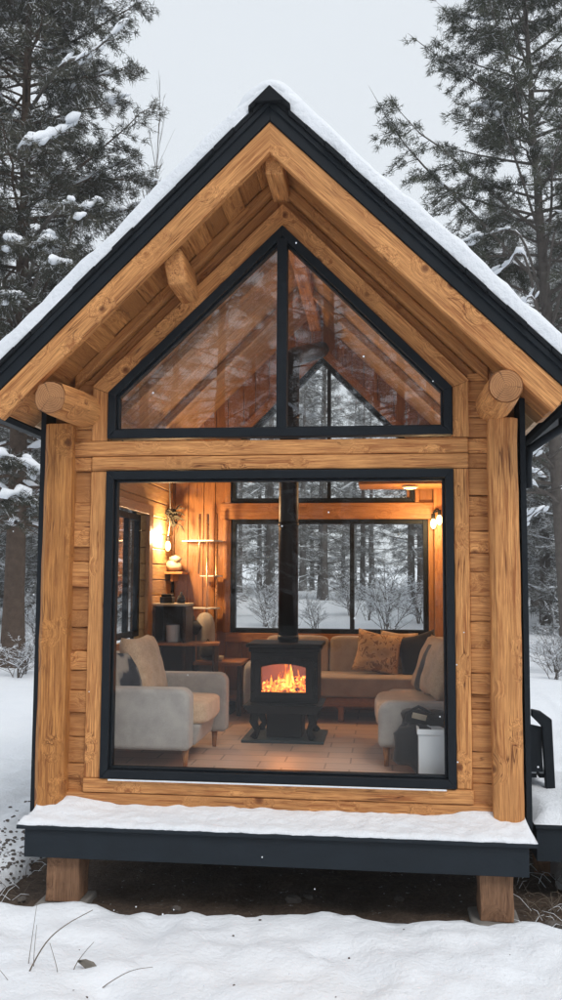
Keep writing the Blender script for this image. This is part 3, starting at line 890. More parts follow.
b.prism([(0.973, 2.068), (1.01, 2.068), (1.01, 2.66), (0.973, 2.603)], 3.01, 3.10, 'z', 0.4)
b.prism([(-0.86, 2.66), (-0.803, 2.603), (0.085, 3.504), (0.085, 3.615)], 3.01, 3.10, 'x', 0.4, gslope(-1))
b.prism([(1.01, 2.66), (0.973, 2.603), (0.085, 3.504), (0.085, 3.615)], 3.01, 3.10, 'x', 0.4, gslope(1))
b.build('casing', M['inwood'], bg_, bevel=0.005)
# inner rafters
for sx in (-1, 1):
    for (y0, y1) in ((1.02, 1.10), (2.02, 2.10)):
        b = MB(); slab(b, sx, 3.930, 3.845, y0, y1, xi=0.06, xt=1.34, xb=1.34, tone=0.4); b.build('inner_rafter', M['ceil'], cabin, bevel=0.006)

# floor, frame and deck
b = MB(); b.box(-1.378, 1.378, 0.09, 3.045, 0.02, 0.11); b.build('floor', M['floor'], cabin)
b = MB(); b.box(-1.44, 1.44, -0.29, 3.12, -0.27, -0.13); 
for y in (0.6, 1.4, 2.2): b.box(-1.40, 1.40, y, y+0.07, -0.36, -0.272)
b.build('floor_frame', M['darkwood'], cabin)
b = MB(); b.box(-1.475, 1.495, -0.375, -0.06, -0.126, -0.104, 'x', seg=20, jit=0.0012)
dk = b.build('deck', M['deckpaint'], cabin, bevel=0.003)
b = MB(); b.box(-1.432, 1.452, -0.352, -0.30, -0.290, -0.129, 'x'); b.box(-1.432, -1.40, -0.298, 0.9, -0.290, -0.129, 'y'); b.box(1.42, 1.452, -0.298, 0.9, -0.290, -0.129, 'y')
b.build('fascia', M['deckpaint'], dk, bevel=0.003)
def deck_snow():
    b = MB(); nx_, ny_ = 150, 18; vs = []; fs = []
    for j in range(ny_+1):
        for i in range(nx_+1):
            x = -1.478+2.976*i/nx_; t = j/ny_; y = -0.378+0.352*t+((0.012*noise.noise(Vector((x*9, 0, 0)))+0.008*noise.noise(Vector((x*37, 0, 4)))+0.006)*(1-t*6) if j < 3 else 0)
            h = 0.022+0.030*t*t+0.012*noise.noise(Vector((x*3, y*6, 1)))+0.011*noise.noise(Vector((x*15, y*15, 1)))
            h += 0.035*sstep((abs(x-0.0)-0.95)/0.3)*t*t*(1-sstep((abs(x)-1.30)/0.05)*0.7)
            ex = sstep(min(x+1.478, 1.498-x)/0.03+0.25); ey = 0.35+0.65*sstep(t/0.12)
            vs.append((x, y, -0.103+max(0.004, h)*ex*ey))
    for j in range(ny_):
        for i in range(nx_): a = j*(nx_+1)+i; fs.append((a, a+1, a+nx_+2, a+nx_+1))
    o = len(vs)
    for i in range(nx_+1): vs.append((vs[i][0], vs[i][1]+0.001, -0.1035))
    for i in range(nx_): fs.append((o+i, o+i+1, i+1, i))
    o2 = len(vs)
    for side in (0, nx_):
        o = len(vs)
        for j in range(ny_+1): p = vs[j*(nx_+1)+side]; vs.append((p[0], p[1], -0.1035))
        for j in range(ny_): a = j*(nx_+1)+side; c = a+nx_+1; fs.append((o+j, a, c, o+j+1))
    b._add(vs, fs, [tuple(v) for v in vs], 0); b.build('snow', M['snow'], dk, smooth=True)
deck_snow()
for (x0, x1, y0) in ((-1.315, -1.115, -0.30), (1.190, 1.375, -0.295), (-1.315, -1.115, 2.8), (1.19, 1.375, 2.8)):
    b = MB(); b.box(x0, x1, y0, y0+0.19, -0.555, -0.292, 'z', 0.2, seg=4, jit=0.004); fp = b.build('foundation_post', M['oldwood'], cabin, bevel=0.008)
    b = MB(); b.box(x0-0.05, x1+0.04, y0-0.05, y0+0.24, -0.64, -0.557, 'x', seg=6, jit=0.008); b.build('footing', M['stone'], fp, bevel=0.012)

# exterior sheathing of the back wall, round its openings
b = MB()
for (x0, x1, z0, z1) in ((-1.48, -0.81, -0.12, 2.47), (1.10, 1.48, -0.12, 2.47), (-0.81, 1.10, -0.12, 0.81), (-0.81, 1.10, 1.92, 2.06)):
    b.box(x0, x1, 3.154, 3.18, z0, z1)
for sx in (-1, 1):
    if sx < 0: pts = [(-1.45, 2.473), (-0.81, 2.473), (-0.81, 2.62), (0.085, 3.52), (0.085, 3.84), (0, 3.925)]
    else: pts = [(0.087, 3.83), (0.087, 3.52), (0.98, 2.62), (0.98, 2.062), (1.098, 2.062), (1.098, 2.473), (1.45, 2.473)]
    b.prism(pts, 3.154, 3.18)
b.build('sheathing', M['black'], cabin)

# ------------------------------------------------------------------ wood stove
FZ = 0.11
st = thing('wood_stove', 'black cast iron wood stove burning behind its glass door with tall flue pipe', 'wood stove', (-0.09, 1.5, FZ))
X0 = -0.09
b = MB(); b.box(X0-0.31, X0+0.31, 1.22, 1.78, FZ+0.001, FZ+0.022); b.build('hearth_pad', M['slate'], st, bevel=0.003)
b = MB()
b.box(X0-0.258, X0+0.258, 1.33, 1.36, 0.395, 0.475); b.box(X0-0.258, X0+0.258, 1.33, 1.36, 0.695, 0.775)
b.box(X0-0.258, X0-0.178, 1.33, 1.36, 0.475, 0.695); b.box(X0+0.178, X0+0.258, 1.33, 1.36, 0.475, 0.695)
b.box(X0-0.258, X0-0.235, 1.36, 1.72, 0.395, 0.775); b.box(X0+0.235, X0+0.258, 1.36, 1.72, 0.395, 0.775)
b.box(X0-0.235, X0+0.235, 1.70, 1.72, 0.395, 0.775); b.box(X0-0.235, X0+0.235, 1.36, 1.70, 0.395, 0.43); b.box(X0-0.235, X0+0.235, 1.36, 1.70, 0.755, 0.775)
b.build('body', M['castiron'], st, bevel=0.006)
b = MB(); b.box(X0-0.292, X0+0.292, 1.29, 1.75, 0.812, 0.842); b.box(X0-0.272, X0+0.272, 1.31, 1.735, 0.777, 0.811); b.build('top_plate', M['castiron'], st, bevel=0.009)
# door with arched window
def arch(w, z0, z1, rise, n=12):
    pts = [(X0-w, z0), (X0+w, z0)]
    for k in range(n+1):
        t = 1-2*k/n; pts.append((X0+w*t, z1+rise*(1-t*t)))
    return pts
b = MB(); ring(b, arch(0.222, 0.432, 0.715, 0.032), arch(0.174, 0.474, 0.672, 0.026), 1.296, 1.328)
ring(b, arch(0.18, 0.468, 0.678, 0.027), arch(0.168, 0.480, 0.666, 0.025), 1.288, 1.297)
dr = b.build('door', M['castiron'], st, bevel=0.003)
b = MB(); b.prism(arch(0.172, 0.476, 0.670, 0.026), 1.308, 1.311); b.build('door_glass', M['glass_in'], dr)
b = MB(); b.tube([(X0+0.235, 1.30, 0.66), (X0+0.24, 1.262, 0.64), (X0+0.24, 1.255, 0.56), (X0+0.24, 1.26, 0.53)], 0.008, 8); b.build('handle', M['castiron'], dr, smooth=True)
b = MB()
b.prism([(X0-0.30, 0.385), (X0+0.30, 0.385), (X0+0.26, 0.325), (X0-0.26, 0.325)], 1.235, 1.74)
b.box(X0-0.25, X0+0.25, 1.25, 1.33, 0.388, 0.396)
b.build('ash_lip', M['castiron'], st, bevel=0.008)
b = MB(); b.box(X0-0.135, X0+0.135, 1.34, 1.66, 0.133, 0.324); b.build('pedestal', M['castiron'], st, bevel=0.01)
for sx in (-1, 1):
    for (yy, sy) in ((1.29, -1), (1.69, 1)):
        b = MB(); b.tube([(X0+sx*0.215, yy, 0.325), (X0+sx*0.225, yy+sy*0.01, 0.26), (X0+sx*0.195, yy, 0.19), (X0+sx*0.225, yy+sy*0.01, 0.135)], [0.034, 0.033, 0.022, 0.032], 10); b.build('leg', M['castiron'], st, smooth=True)
b = MB(); PX = X0+0.01
b.tube([(PX, 1.53, 0.84), (PX, 1.53, 2.4), (PX+0.004, 1.53, 3.02), (PX+0.01, 1.57, 3.10), (PX+0.03, 1.70, 3.17), (0.075, 3.04, 3.575)], 0.078, 22)
for z in (0.86, 1.75, 2.62): b.tube([(PX, 1.53, z), (PX, 1.53, z+0.035)], 0.083, 22)
b.build('flue_pipe', M['pipe'], st, smooth=True)
b = MB(); b.box(X0-0.20, X0+0.20, 1.40, 1.66, 0.431, 0.455)
for (xx, yy, zz, L, a, r) in ((0, 1.46, 0.485, 0.17, 6, 0.034), (-0.03, 1.52, 0.49, 0.16, -14, 0.036), (0.04, 1.49, 0.54, 0.14, 28, 0.03)):
    d = Vector((math.cos(R(a)), math.sin(R(a))*0.5, math.sin(R(a))*0.25)); c = Vector((X0+xx, yy, zz)); b.tube([c-d*L, c-d*L*0.3, c+d*L*0.4, c+d*L], [r*0.9, r, r, r*0.85], 9, jit=0.08)
b.build('logs', M['ember'], st)
b = MB(); random.seed(4)
for k in range(11):
    t_ = (k+0.5)/11; x = X0-0.15+0.30*t_+random.uniform(-.012, .012); h = random.uniform(0.06, 0.11)+0.10*math.exp(-((x-X0-0.01)/0.07)**2); yy = random.uniform(1.47, 1.6); r_ = random.uniform(0.014, 0.026); wv = random.uniform(-.03, .03)
    path = [(x+wv*math.sin(q*2.6)*0.6, yy, 0.475+h*q*1.15) for q in (0, .2, .4, .6, .8, 1)]
    b.tube(path, [r_*.8, r_*1.15, r_, r_*.65, r_*.3, 0.001], 8, mi=0)
    b.tube([(p_[0], p_[1]-0.026, 0.472+(p_[2]-0.475)*0.55) for p_ in path], [r_*.5, r_*.6, r_*.5, r_*.32, r_*.15, 0.001], 8, mi=1)
b.build('flames', [M['fire'], M['flame_core']], st, smooth=True)
b = MB(); b.box(X0-0.23, X0+0.23, 1.66, 1.695, 0.435, 0.75); b.box(X0-0.232, X0-0.215, 1.37, 1.655, 0.435, 0.75); b.box(X0+0.215, X0+0.232, 1.37, 1.655, 0.435, 0.75); b.build('firebrick', M['firebrick'], st)
def lamp(name, loc, power, col, parent, rad=0.03):
    l = bpy.data.lights.new(name, 'POINT'); l.energy = power; l.color = col; l.shadow_soft_size = rad
    o = bpy.data.objects.new(name, l); COL.objects.link(o); o.parent = parent; o.location = Vector(loc)-root_loc(parent)
    return o
lamp('fire_light', (X0, 1.46, 0.60), 12, (1.0, 0.30, 0.06), st, 0.05)

# ------------------------------------------------------------------ seating
def rbox(b, x0, x1, y0, y1, z0, z1, e=0.28, lump=0.03, seed=1, mi=0, m=None):
    b.blob(((x0+x1)/2, (y0+y1)/2, (z0+z1)/2), ((x1-x0)/2, (y1-y0)/2, (z1-z0)/2), m, 40, 22, lump, seed, 0.3, mi, e)
def arm_shape(b, x0, x1, y0, y1, z0, z1, r=0.07, mi=0):
    """upholstered arm, rounded at its upper front"""
    sgn = 1 if x1 > x0 else -1
    pts = [(x0, z0), (x1, z0), (x1, z1-r)]
    for k in range(1, 7): a = k/6*PI/2; pts.append((x1-sgn*r*(1-math.cos(a)), z1-r+r*math.sin(a)))
    pts.append((x0, z1)); b.prism(pts, y0, y1, mi=mi)
a1 = thing('armchair', 'grey upholstered armchair with tan seat against the side window wall, left of the stove', 'armchair', (-0.97, 0.66, FZ))
b = MB(); arm_shape(b, -1.34, -0.585, 0.225, 0.385, 0.225, 0.620); b.build('arm', M['fab_grey'], a1, bevel=0.03, bseg=4)
b = MB(); arm_shape(b, -1.34, -0.475, 0.985, 1.135, 0.225, 0.645); b.build('arm', M['fab_grey'], a1, bevel=0.03, bseg=4)
b = MB(); b.prism([(-1.35, 0.225), (-1.13, 0.225), (-1.17, 0.80), (-1.35, 0.80)], 0.385, 0.985); b.build('backrest', M['fab_grey'], a1, bevel=0.04, bseg=4)
b = MB(); b.prism([(-1.14, 0.235), (-0.575, 0.235), (-0.545, 0.37), (-1.14, 0.37)], 0.39, 0.98); b.build('seat_base', M['fab_grey'], a1, bevel=0.015)
b = MB(); rbox(b, -1.16, -0.50, 0.39, 0.98, 0.36, 0.52, 0.3, 0.05, 3); b.build('seat_cushion', M['fab_tan'], a1, smooth=True)
for (xx, yy) in ((-0.62, 0.29), (-0.57, 1.05), (-1.28, 0.29), (-1.28, 1.05)):
    b = MB(); b.tube([(xx, yy, 0.226), (xx, yy, FZ+0.001)], [0.022, 0.014], 10); b.build('leg', M['furnwood'], a1, smooth=True)
def cushion(name, label, c, w, h, t, rx, ry, rz, mat, seed, group=None):
    m = rotm('z', rz) @ rotm('x', rx) @ rotm('y', ry)
    b = MB(); b.pillow(c, w, h, t, m, 14, seed); o = b.build(name, mat, None, smooth=True)
    return tag(o, label, 'cushion', group)
cushion('cushion', 'large plain tan cushion leaning back on the grey armchair left of the stove', (-1.04, 0.80, 0.705), 0.48, 0.46, 0.18, -18, 0, 82, M['fab_tan'], 2)
cushion('cushion', 'dark striped cushion in front of the tan one on the left armchair', (-1.10, 0.56, 0.66), 0.40, 0.36, 0.13, -22, 6, 70, M['striped'], 5)
cushion('cushion', 'dull grey cushion tucked nearest the glass on the left armchair', (-1.20, 0.46, 0.67), 0.36, 0.34, 0.11, -26, 0, 85, M['fab_taupe'], 6)

a2 = thing('armchair', 'tan and grey armchair against the right wall with bag and bin in front', 'armchair', (1.0, 0.85, FZ))
b = MB(); arm_shape(b, 1.34, 0.625, 0.47, 0.60, 0.235, 0.535, 0.09); b.build('arm', M['fab_grey'], a2, bevel=0.035, bseg=4)
b = MB(); arm_shape(b, 1.34, 0.66, 1.36, 1.50, 0.235, 0.50, 0.09); b.build('arm', M['fab_grey'], a2, bevel=0.035, bseg=4)
b = MB(); b.prism([(1.36, 0.235), (1.17, 0.235), (1.21, 0.78), (1.36, 0.78)], 0.60, 1.36); b.build('backrest', M['fab_tan'], a2, bevel=0.04, bseg=4)
b = MB(); b.box(0.66, 1.18, 0.605, 1.355, 0.24, 0.36); b.build('seat_base', M['fab_grey'], a2, bevel=0.015)
b = MB(); rbox(b, 0.605, 1.20, 0.605, 1.36, 0.34, 0.515, 0.3, 0.05, 9); b.build('seat_cushion', M['fab_tan'], a2, smooth=True)
for (xx, yy) in ((0.68, 0.53), (0.70, 1.43), (1.29, 0.53), (1.29, 1.43)):
    b = MB(); b.tube([(xx, yy, 0.236), (xx, yy, FZ+0.001)], [0.024, 0.016], 10); b.build('leg', M['furnwood'], a2, smooth=True)
cushion('cushion', 'plump tan cushion nearest the glass on the right armchair', (1.06, 0.86, 0.72), 0.46, 0.44, 0.18, -20, 0, -80, M['fab_tan'], 12)
cushion('cushion', 'black cushion between two tan ones on the right armchair', (1.02, 1.10, 0.69), 0.40, 0.38, 0.13, -20, 0, -75, M['fab_navy'], 13)
cushion('cushion', 'tan cushion farthest from the glass on the right armchair', (1.03, 1.27, 0.71), 0.44, 0.44, 0.15, -20, 0, -72, M['fab_tan'], 14)
cushion('cushion', 'dark striped cushion at the right edge of the big window', (1.15, 0.70, 0.68), 0.36, 0.36, 0.12, -16, 0, -84, M['striped'], 15)

s3 = thing('sofa', 'long taupe sofa on a wooden frame below the back windows', 'sofa', (0.45, 2.65, FZ))
b = MB(); b.box(-0.42, 1.34, 2.31, 2.95, 0.235, 0.315, 'x', 0.2); b.box(-0.42, 1.34, 2.88, 2.95, 0.318, 0.70, 'x', 0.5); b.build('frame', M['furnwood'], s3, bevel=0.01)
for xx in (-0.36, 0.30, 1.28):
    for yy in (2.35, 2.88):
        b = MB(); b.box(xx-0.025, xx+0.025, yy-0.025, yy+0.025, FZ+0.001, 0.234, 'z'); b.build('leg', M['furnwood'], s3, bevel=0.004)
b = MB(); rbox(b, -0.42, 1.34, 2.28, 2.80, 0.318, 0.50, 0.22, 0.012, 22); b.build('seat_cushion', M['fab_taupe'], s3, smooth=True)
for k in range(3):
    b = MB(); x0 = -0.40+k*0.58; rbox(b, x0, x0+0.575, 2.70, 2.875, 0.45, 0.815, 0.25, 0.03, 30+k); b.build('back_cushion', M['fab_taupe'], s3, smooth=True)
b = MB(); rbox(b, -0.56, -0.40, 2.27, 2.90, 0.20, 0.60, 0.35, 0.02, 40); b.build('arm', M['fab_grey'], s3, smooth=True)
cushion('cushion', 'tan cushion with brown leaf pattern leaning on the back sofa', (0.62, 2.58, 0.68), 0.42, 0.38, 0.15, -14, 10, 0, M['patterned'], 21)
cushion('cushion', 'black cushion beside the patterned one on the back sofa', (0.98, 2.60, 0.68), 0.38, 0.36, 0.14, -14, -14, 0, M['fab_black'], 22)
cushion('cushion', 'small plain tan cushion behind the leaf patterned one', (0.80, 2.66, 0.70), 0.34, 0.34, 0.10, -8, 4, 0, M['fab_tan'], 23)

# bag, bin
bgp = thing('bag', 'slumped black bag with a white tag on the floor by the right armchair', 'bag', (0.86, 0.36, FZ))
b = MB(); b.blob((0.86, 0.345, 0.30), (0.13, 0.09, 0.19), None, 22, 14, 0.45, 5, e=0.8); b.blob((0.96, 0.35, 0.44), (0.17, 0.09, 0.075), rotm('y', 12), 20, 12, 0.5, 9); b.build('body', M['fab_black'], bgp, smooth=True)
b = MB(); b.tube([(0.78, 0.27, 0.42), (0.80, 0.25, 0.50), (0.88, 0.25, 0.54), (0.96, 0.27, 0.50)], 0.010, 8); b.build('strap', M['fab_black'], bgp, smooth=True)
b = MB(); b.obox((0.885, 0.262, 0.475), (0.045, 0.002, 0.022), rotm('y', 12) @ rotm('x', 35)); b.build('paper_tag', M['cream'], bgp)
bn = thing('bin', 'pale grey open topped bin inside the lower right corner of the big window', 'bin', (0.965, 0.20, FZ))
b = MB(); x0, x1, y0, y1, z0, z1 = 0.875, 1.06, 0.135, 0.29, FZ+0.002, 0.415
b.box(x0, x1, y0, y0+0.006, z0, z1); b.box(x0, x1, y1-0.006, y1, z0, z1); b.box(x0, x0+0.006, y0+0.006, y1-0.006, z0, z1); b.box(x1-0.006, x1, y0+0.006, y1-0.006, z0, z1); b.box(x0+0.006, x1-0.006, y0+0.006, y1-0.006, z0, z0+0.006)
b.build('body', M['white'], bn)
b = MB(); ring(b, rect(x0-0.008, x1+0.008, 0, 1), rect(x0+0.004, x1-0.004, 0.01, 0.99), 0, 0.01)
b = MB(); 
for (a_, c_, d_, e_) in ((x0-0.009, x1+0.009, y0-0.009, y0-0.001), (x0-0.009, x1+0.009, y1+0.001, y1+0.009), (x0-0.009, x0-0.001, y0-0.001, y1+0.001), (x1+0.001, x1+0.009, y0-0.001, y1+0.001)): b.box(a_, c_, d_, e_, z1-0.03, z1+0.004)
b.build('rim', M['white'], bn, bevel=0.002)

# ------------------------------------------------------------------ back left corner
def atp(u, v, Y):
    """where a sight line meets the plane y=Y, used to measure furniture"""
    d = F*1.0 + R2*((u-281)/893.526) - U2*((v-500)/893.526)
    C0 = Vector((0.65015, -5.53942, 1.33996)); return C0+d*((Y-C0.y)/d.y)
# bookcase with open shelves
bc = thing('bookcase', 'dark open bookcase with pale top in the corner behind the left armchair', 'bookcase', (-1.2, 2.35, FZ))
b = MB(); b.box(-1.36, -1.335, 2.25, 2.55, 0.112, 1.09, 'z'); b.box(-1.085, -1.06, 2.25, 2.55, 0.112, 1.09, 'z'); b.box(-1.334, -1.086, 2.53, 2.55, 0.112, 1.09, 'z'); b.build('case', M['darkwood'], bc, bevel=0.003)
b = MB(); b.box(-1.365, -1.055, 2.24, 2.56, 1.091, 1.112, 'x', 0.1); b.build('top', M['cream'], bc, bevel=0.003)
b = MB()
pts = [(-1.334, 2.24), (-1.06, 2.20), (-0.86, 2.25), (-0.78, 2.33), (-0.80, 2.52), (-1.334, 2.529)]
vs = [(x, y, 0.745) for x, y in pts]+[(x, y, 0.768) for x, y in pts]; n = 6
b._add(vs, [tuple(range(n-1, -1, -1)), tuple(range(n, 2*n))]+[(i, (i+1) % n, n+(i+1) % n, n+i) for i in range(n)], [(v[0], v[1], v[2]) for v in vs], 0.2)
b.build('shelf', M['furnwood'], bc, bevel=0.003)
b = MB(); b.box(-0.83, -0.81, 2.30, 2.50, 0.112, 0.744, 'z'); b.build('side_panel', M['darkwood'], bc)
o = MB(); o.lathe((-1.20, 2.36, 0.769), [(0.055, 0), (0.06, 0.01), (0.062, 0.15), (0.057, 0.15), (0.055, 0.02)], 18); tag(o.build('canister', M['white'], None, smooth=False), 'white canister standing on the curved bookcase shelf', 'canister')
o = MB(); o.lathe((-1.13, 2.36, 1.113), [(0.035, 0), (0.04, 0.03), (0.03, 0.06), (0.012, 0.075), (0.012, 0.1)], 14); tag(o.build('oil_bottle', M['fab_black'], None, smooth=True), 'small dark bottle standing on the bookcase top', 'bottle')
o = MB(); o.box(-1.31, -1.20, 2.30, 2.42, 1.113, 1.17); o.box(-1.30, -1.21, 2.31, 2.41, 1.171, 1.195); tag(o.build('radio', M['fab_black'], None, bevel=0.006), 'little black radio on the bookcase top next to the wall', 'radio')
for k in range(3):
    o = MB(); z0 = 0.15; o.box(-1.31+k*0.07, -1.25+k*0.07, 2.28, 2.50, z0, z0+0.26+0.03*k); tag(o.build('box_file', [M['darkwood'], M['castiron'], M['fab_navy']][k], None, bevel=0.004), ['brown box file at the foot of the bookcase next to the wall', 'black box file between two others in the bookcase foot', 'navy box file in the bookcase foot, farthest from the wall'][k], 'box file')
# glass corner shelves on copper poles
sf = thing('corner_shelf', 'tall shelf rack of copper poles with three pale glass shelves in the back corner', 'shelf rack', (-1.0, 2.8, FZ))
for (u, v0, v1, Y) in ((200, 514, 574, 2.88), (208, 514, 672, 2.80), (217, 514, 668, 2.92)):
    p0 = atp(u, v0, Y); p1 = atp(u, v1, Y); b = MB(); b.tube([(p0.x, Y, p0.z), (p0.x, Y, max(FZ+0.01, p1.z-(0.5 if v1 > 600 else 0)))], 0.012, 10); b.build('pole', M['copper'], sf, smooth=True)
for (u0, u1, v) in ((182, 221, 541), (200, 221, 576), (190, 218, 608)):
    p0 = atp(u0, v, 2.86); p1 = atp(u1, v, 2.86); b = MB()
    pts = [(p0.x, 2.98), (p0.x, 2.86), (p0.x+0.08, 2.80), (p1.x-0.05, 2.74), (p1.x, 2.80), (p1.x, 2.98)]; n = 6
    vs = [(x, y, p0.z-0.006) for x, y in pts]+[(x, y, p0.z+0.006) for x, y in pts]
    b._add(vs, [tuple(range(n-1, -1, -1)), tuple(range(n, 2*n))]+[(i, (i+1) % n, n+(i+1) % n, n+i) for i in range(n)], [tuple(v_) for v_ in vs], 0)
    b.build('glass_shelf', M['white'], sf, bevel=0.002)
# small bracket shelf with a basket
p = atp(173, 571, 2.85)
o = MB(); o.box(p.x-0.11, p.x+0.11, 2.76, 3.04, p.z-0.03, p.z-0.008, 'x', 0.3); o.box(p.x-0.012, p.x+0.012, 2.80, 3.04, p.z-0.10, p.z-0.032, 'y', 0.3); tag(o.build('bracket_shelf', M['inwood'], None, bevel=0.003), 'small wooden bracket shelf under the hanging lamp', 'shelf')
o = MB(); o.blob((p.x, 2.86, p.z+0.055), (0.075, 0.065, 0.062), None, 18, 12, 0.3, 3); o.blob((p.x+0.02, 2.85, p.z+0.115), (0.055, 0.05, 0.035), None, 14, 9, 0.3, 5); tag(o.build('basket', M['cream'], None, smooth=True), 'cream woven basket on the bracket shelf below the lamp', 'basket')
# picture
p = Vector((-1.372, 2.62, 0)); z = atp(166, 584, 2.62).z
pf = thing('picture', 'small black framed picture hanging in the back left corner', 'picture', (-1.30, 2.62, z))
p = atp(166.5, 584, 2.98)
b = MB(); ring(b, rect(p.x-0.06, p.x+0.06, p.z-0.08, p.z+0.08), rect(p.x-0.045, p.x+0.045, p.z-0.065, p.z+0.065), 3.025, 3.048); b.build('frame', M['black'], pf, bevel=0.002)
b = MB(); b.box(p.x-0.045, p.x+0.045, 3.036, 3.040, p.z-0.065, p.z+0.065); b.build('print', simple('grey_print', (0.16, 0.18, 0.18), 0.5, 0, 0.5, 30), pf)
# wall lamp, left
def wall_lamp(name, label, c, bulbs, power):
    t = thing(name, label, 'lamp', c)
    for (dx, dy, dz) in bulbs:
        q_ = Vector(c)+Vector((dx, dy, dz))
        b = MB(); b.lathe(q_+Vector((0, 0, 0.045)), [(0.014, 0), (0.018, 0.01), (0.018, 0.045), (0.006, 0.05)], 12); so_ = b.build('socket', M['castiron'], t, smooth=True)
        b = MB(); b.blob(q_, (0.027, 0.027, 0.048), None, 16, 10); b.build('bulb', M['bulb'], t, smooth=True)
    return t
p = atp(168, 546, 2.72)
L1 = wall_lamp('hanging_lamp', 'glowing jar lamp hanging from a cord in the back left corner', (p.x, 2.72, p.z), ((0, 0, 0),), 0)
q1 = atp(170, 515, 2.78)
b = MB(); b.tube([(p.x, 2.72, p.z+0.09), (p.x+0.01, 2.74, p.z+0.2), (q1.x, 2.78, q1.z)], 0.005, 6); b.build('cord', M['cream'], L1, smooth=True)
lamp('bulb_light', (p.x+0.03, 2.54, p.z+0.08), 46, (1.0, 0.66, 0.34), L1, 0.04)
# garland of dried twigs over the lamp
b = MB(); random.seed(33)
for k in range(46):
    c = Vector((q1.x+random.gauss(0, .045), 2.82+random.gauss(0, .04), q1.z+random.gauss(0, .05))); d = Vector((random.gauss(0, 1), random.gauss(0, .5), random.gauss(-.3, 1))).normalized()*random.uniform(.05, .13)
    b.tube([c, c+d*0.5+Vector((0, 0, .01)), c+d], [0.005, 0.008, 0.002], 5)
for k in range(8): b.blob((q1.x+random.gauss(0, .035), 2.82+random.gauss(0, .03), q1.z+random.gauss(0, .04)), (.03, .03, .025), None, 8, 6, 0.4, k)
tag(b.build('dried_garland', M['garland'], None), 'dark bunch of dried twigs hanging above the glowing lamp', 'garland')
b = MB(); b.tube([(-1.2, 0.2, 2.36), (-1.22, 1.2, 2.30), (-1.22, 2.2, 2.29), (q1.x, 2.8, q1.z+0.03)], 0.005, 6)
tag(b.build('lamp_cable', M['fab_black'], None, smooth=True), 'thin black cable sagging along the left wall to the lamp', 'cable')
# right lamps
p = atp(433, 524, 2.90)
L2 = wall_lamp('wall_lamp', 'two bulb lamp bracket glowing on the back right corner post', (p.x, 2.86, p.z), ((0, 0, 0), (0.055, 0.0, 0.035)), 0)
b = MB(); b.tube([(p.x, 2.87, p.z+0.1), (p.x+0.03, 2.89, p.z+0.14), (p.x+0.05, 2.928, p.z+0.14)], 0.008, 8); b.tube([(p.x, 2.87, p.z+0.1), (p.x+0.055, 2.87, p.z+0.13)], 0.008, 8); b.build('bracket', M['castiron'], L2, smooth=True)
lamp('bulb_light', (p.x-0.03, 2.62, p.z-0.03), 20, (1.0, 0.64, 0.30), L2, 0.04)
b = MB(); b.box(0.45, 1.375, 2.50, 3.005, 2.19, 2.215, 'x', 0.1); b.build('loft_shelf', M['soffit'], cabin, bevel=0.004)
p = atp(410, 489, 2.62)
L3 = thing('ceiling_lamp', 'round lit lamp under the loft shelf at the upper right', 'lamp', (p.x, 2.62, 2.19))
b = MB(); b.lathe((p.x, 2.62, 2.165), [(0.06, 0), (0.075, 0.004), (0.075, 0.024)], 20); b.build('housing', M['cream'], L3)
b = MB(); b.lathe((p.x, 2.62, 2.155), [(0.03, 0), (0.055, 0.005), (0.058, 0.009)], 20); b.build('diffuser', M['bulb'], L3)
lamp('lamp_light', (p.x, 2.60, 2.05), 3, (1.0, 0.6, 0.22), L3, 0.05)
# coat and low table
b = MB(); random.seed(5)
p0 = atp(207, 612, 2.75)
path = [(p0.x-0.03, 2.80, 1.02), (p0.x-0.02, 2.76, 0.93), (p0.x-0.01, 2.74, 0.75), (p0.x, 2.74, 0.58), (p0.x+0.02, 2.74, 0.43)]
b.tube(path, [0.05, 0.10, 0.085, 0.10, 0.12], 16, jit=0.10); tag(b.build('coat', M['fab_grey'], None, smooth=True, sub=1), 'grey coat hanging from the copper pole rack', 'coat')
b = MB(); b.blob((p0.x-0.17, 2.72, 0.88), (0.15, 0.10, 0.09), rotm('y', 18), 20, 12, 0.5, 8); b.blob((p0.x-0.20, 2.70, 1.0), (0.10, 0.08, 0.07), rotm('y', 30), 16, 10, 0.5, 4)
b.tube([(p0.x-0.2, 2.70, 0.9), (p0.x-0.19, 2.70, 0.5), (p0.x-0.17, 2.72, 0.2)], [0.10, 0.09, 0.11], 14, jit=0.1)
tag(b.build('coat', M['fab_black'], None, smooth=True), 'black coat heaped over the end of the bookcase', 'coat')
tb = thing('low_table', 'low wooden side table with a lower shelf left of the stove', 'table', (-0.75, 2.75, FZ))
b = MB(); b.box(-1.04, -0.60, 2.48, 2.96, 0.555, 0.585, 'x', 0.1); b.build('tabletop', M['furnwood'], tb, bevel=0.004)
b = MB(); b.box(-1.00, -0.64, 2.52, 2.92, 0.26, 0.285, 'x', 0.5); b.build('shelf', M['furnwood'], tb, bevel=0.004)
for xx in (-1.02, -0.62):
    for yy in (2.50, 2.93):
        b = MB(); b.box(xx-0.018, xx+0.018, yy-0.018, yy+0.018, 0.112, 0.554, 'z'); b.build('leg', M['darkwood'], tb, bevel=0.003)
b = MB(); b.blob((-0.93, 2.66, 0.665), (0.085, 0.08, 0.08), None, 18, 12, 0.4, 2); b.tube([(-0.98, 2.62, 0.70), (-0.93, 2.61, 0.78), (-0.88, 2.62, 0.70)], 0.008, 8); tag(b.build('handbag', M['fab_black'], None, smooth=True), 'small black handbag on the low table', 'handbag')
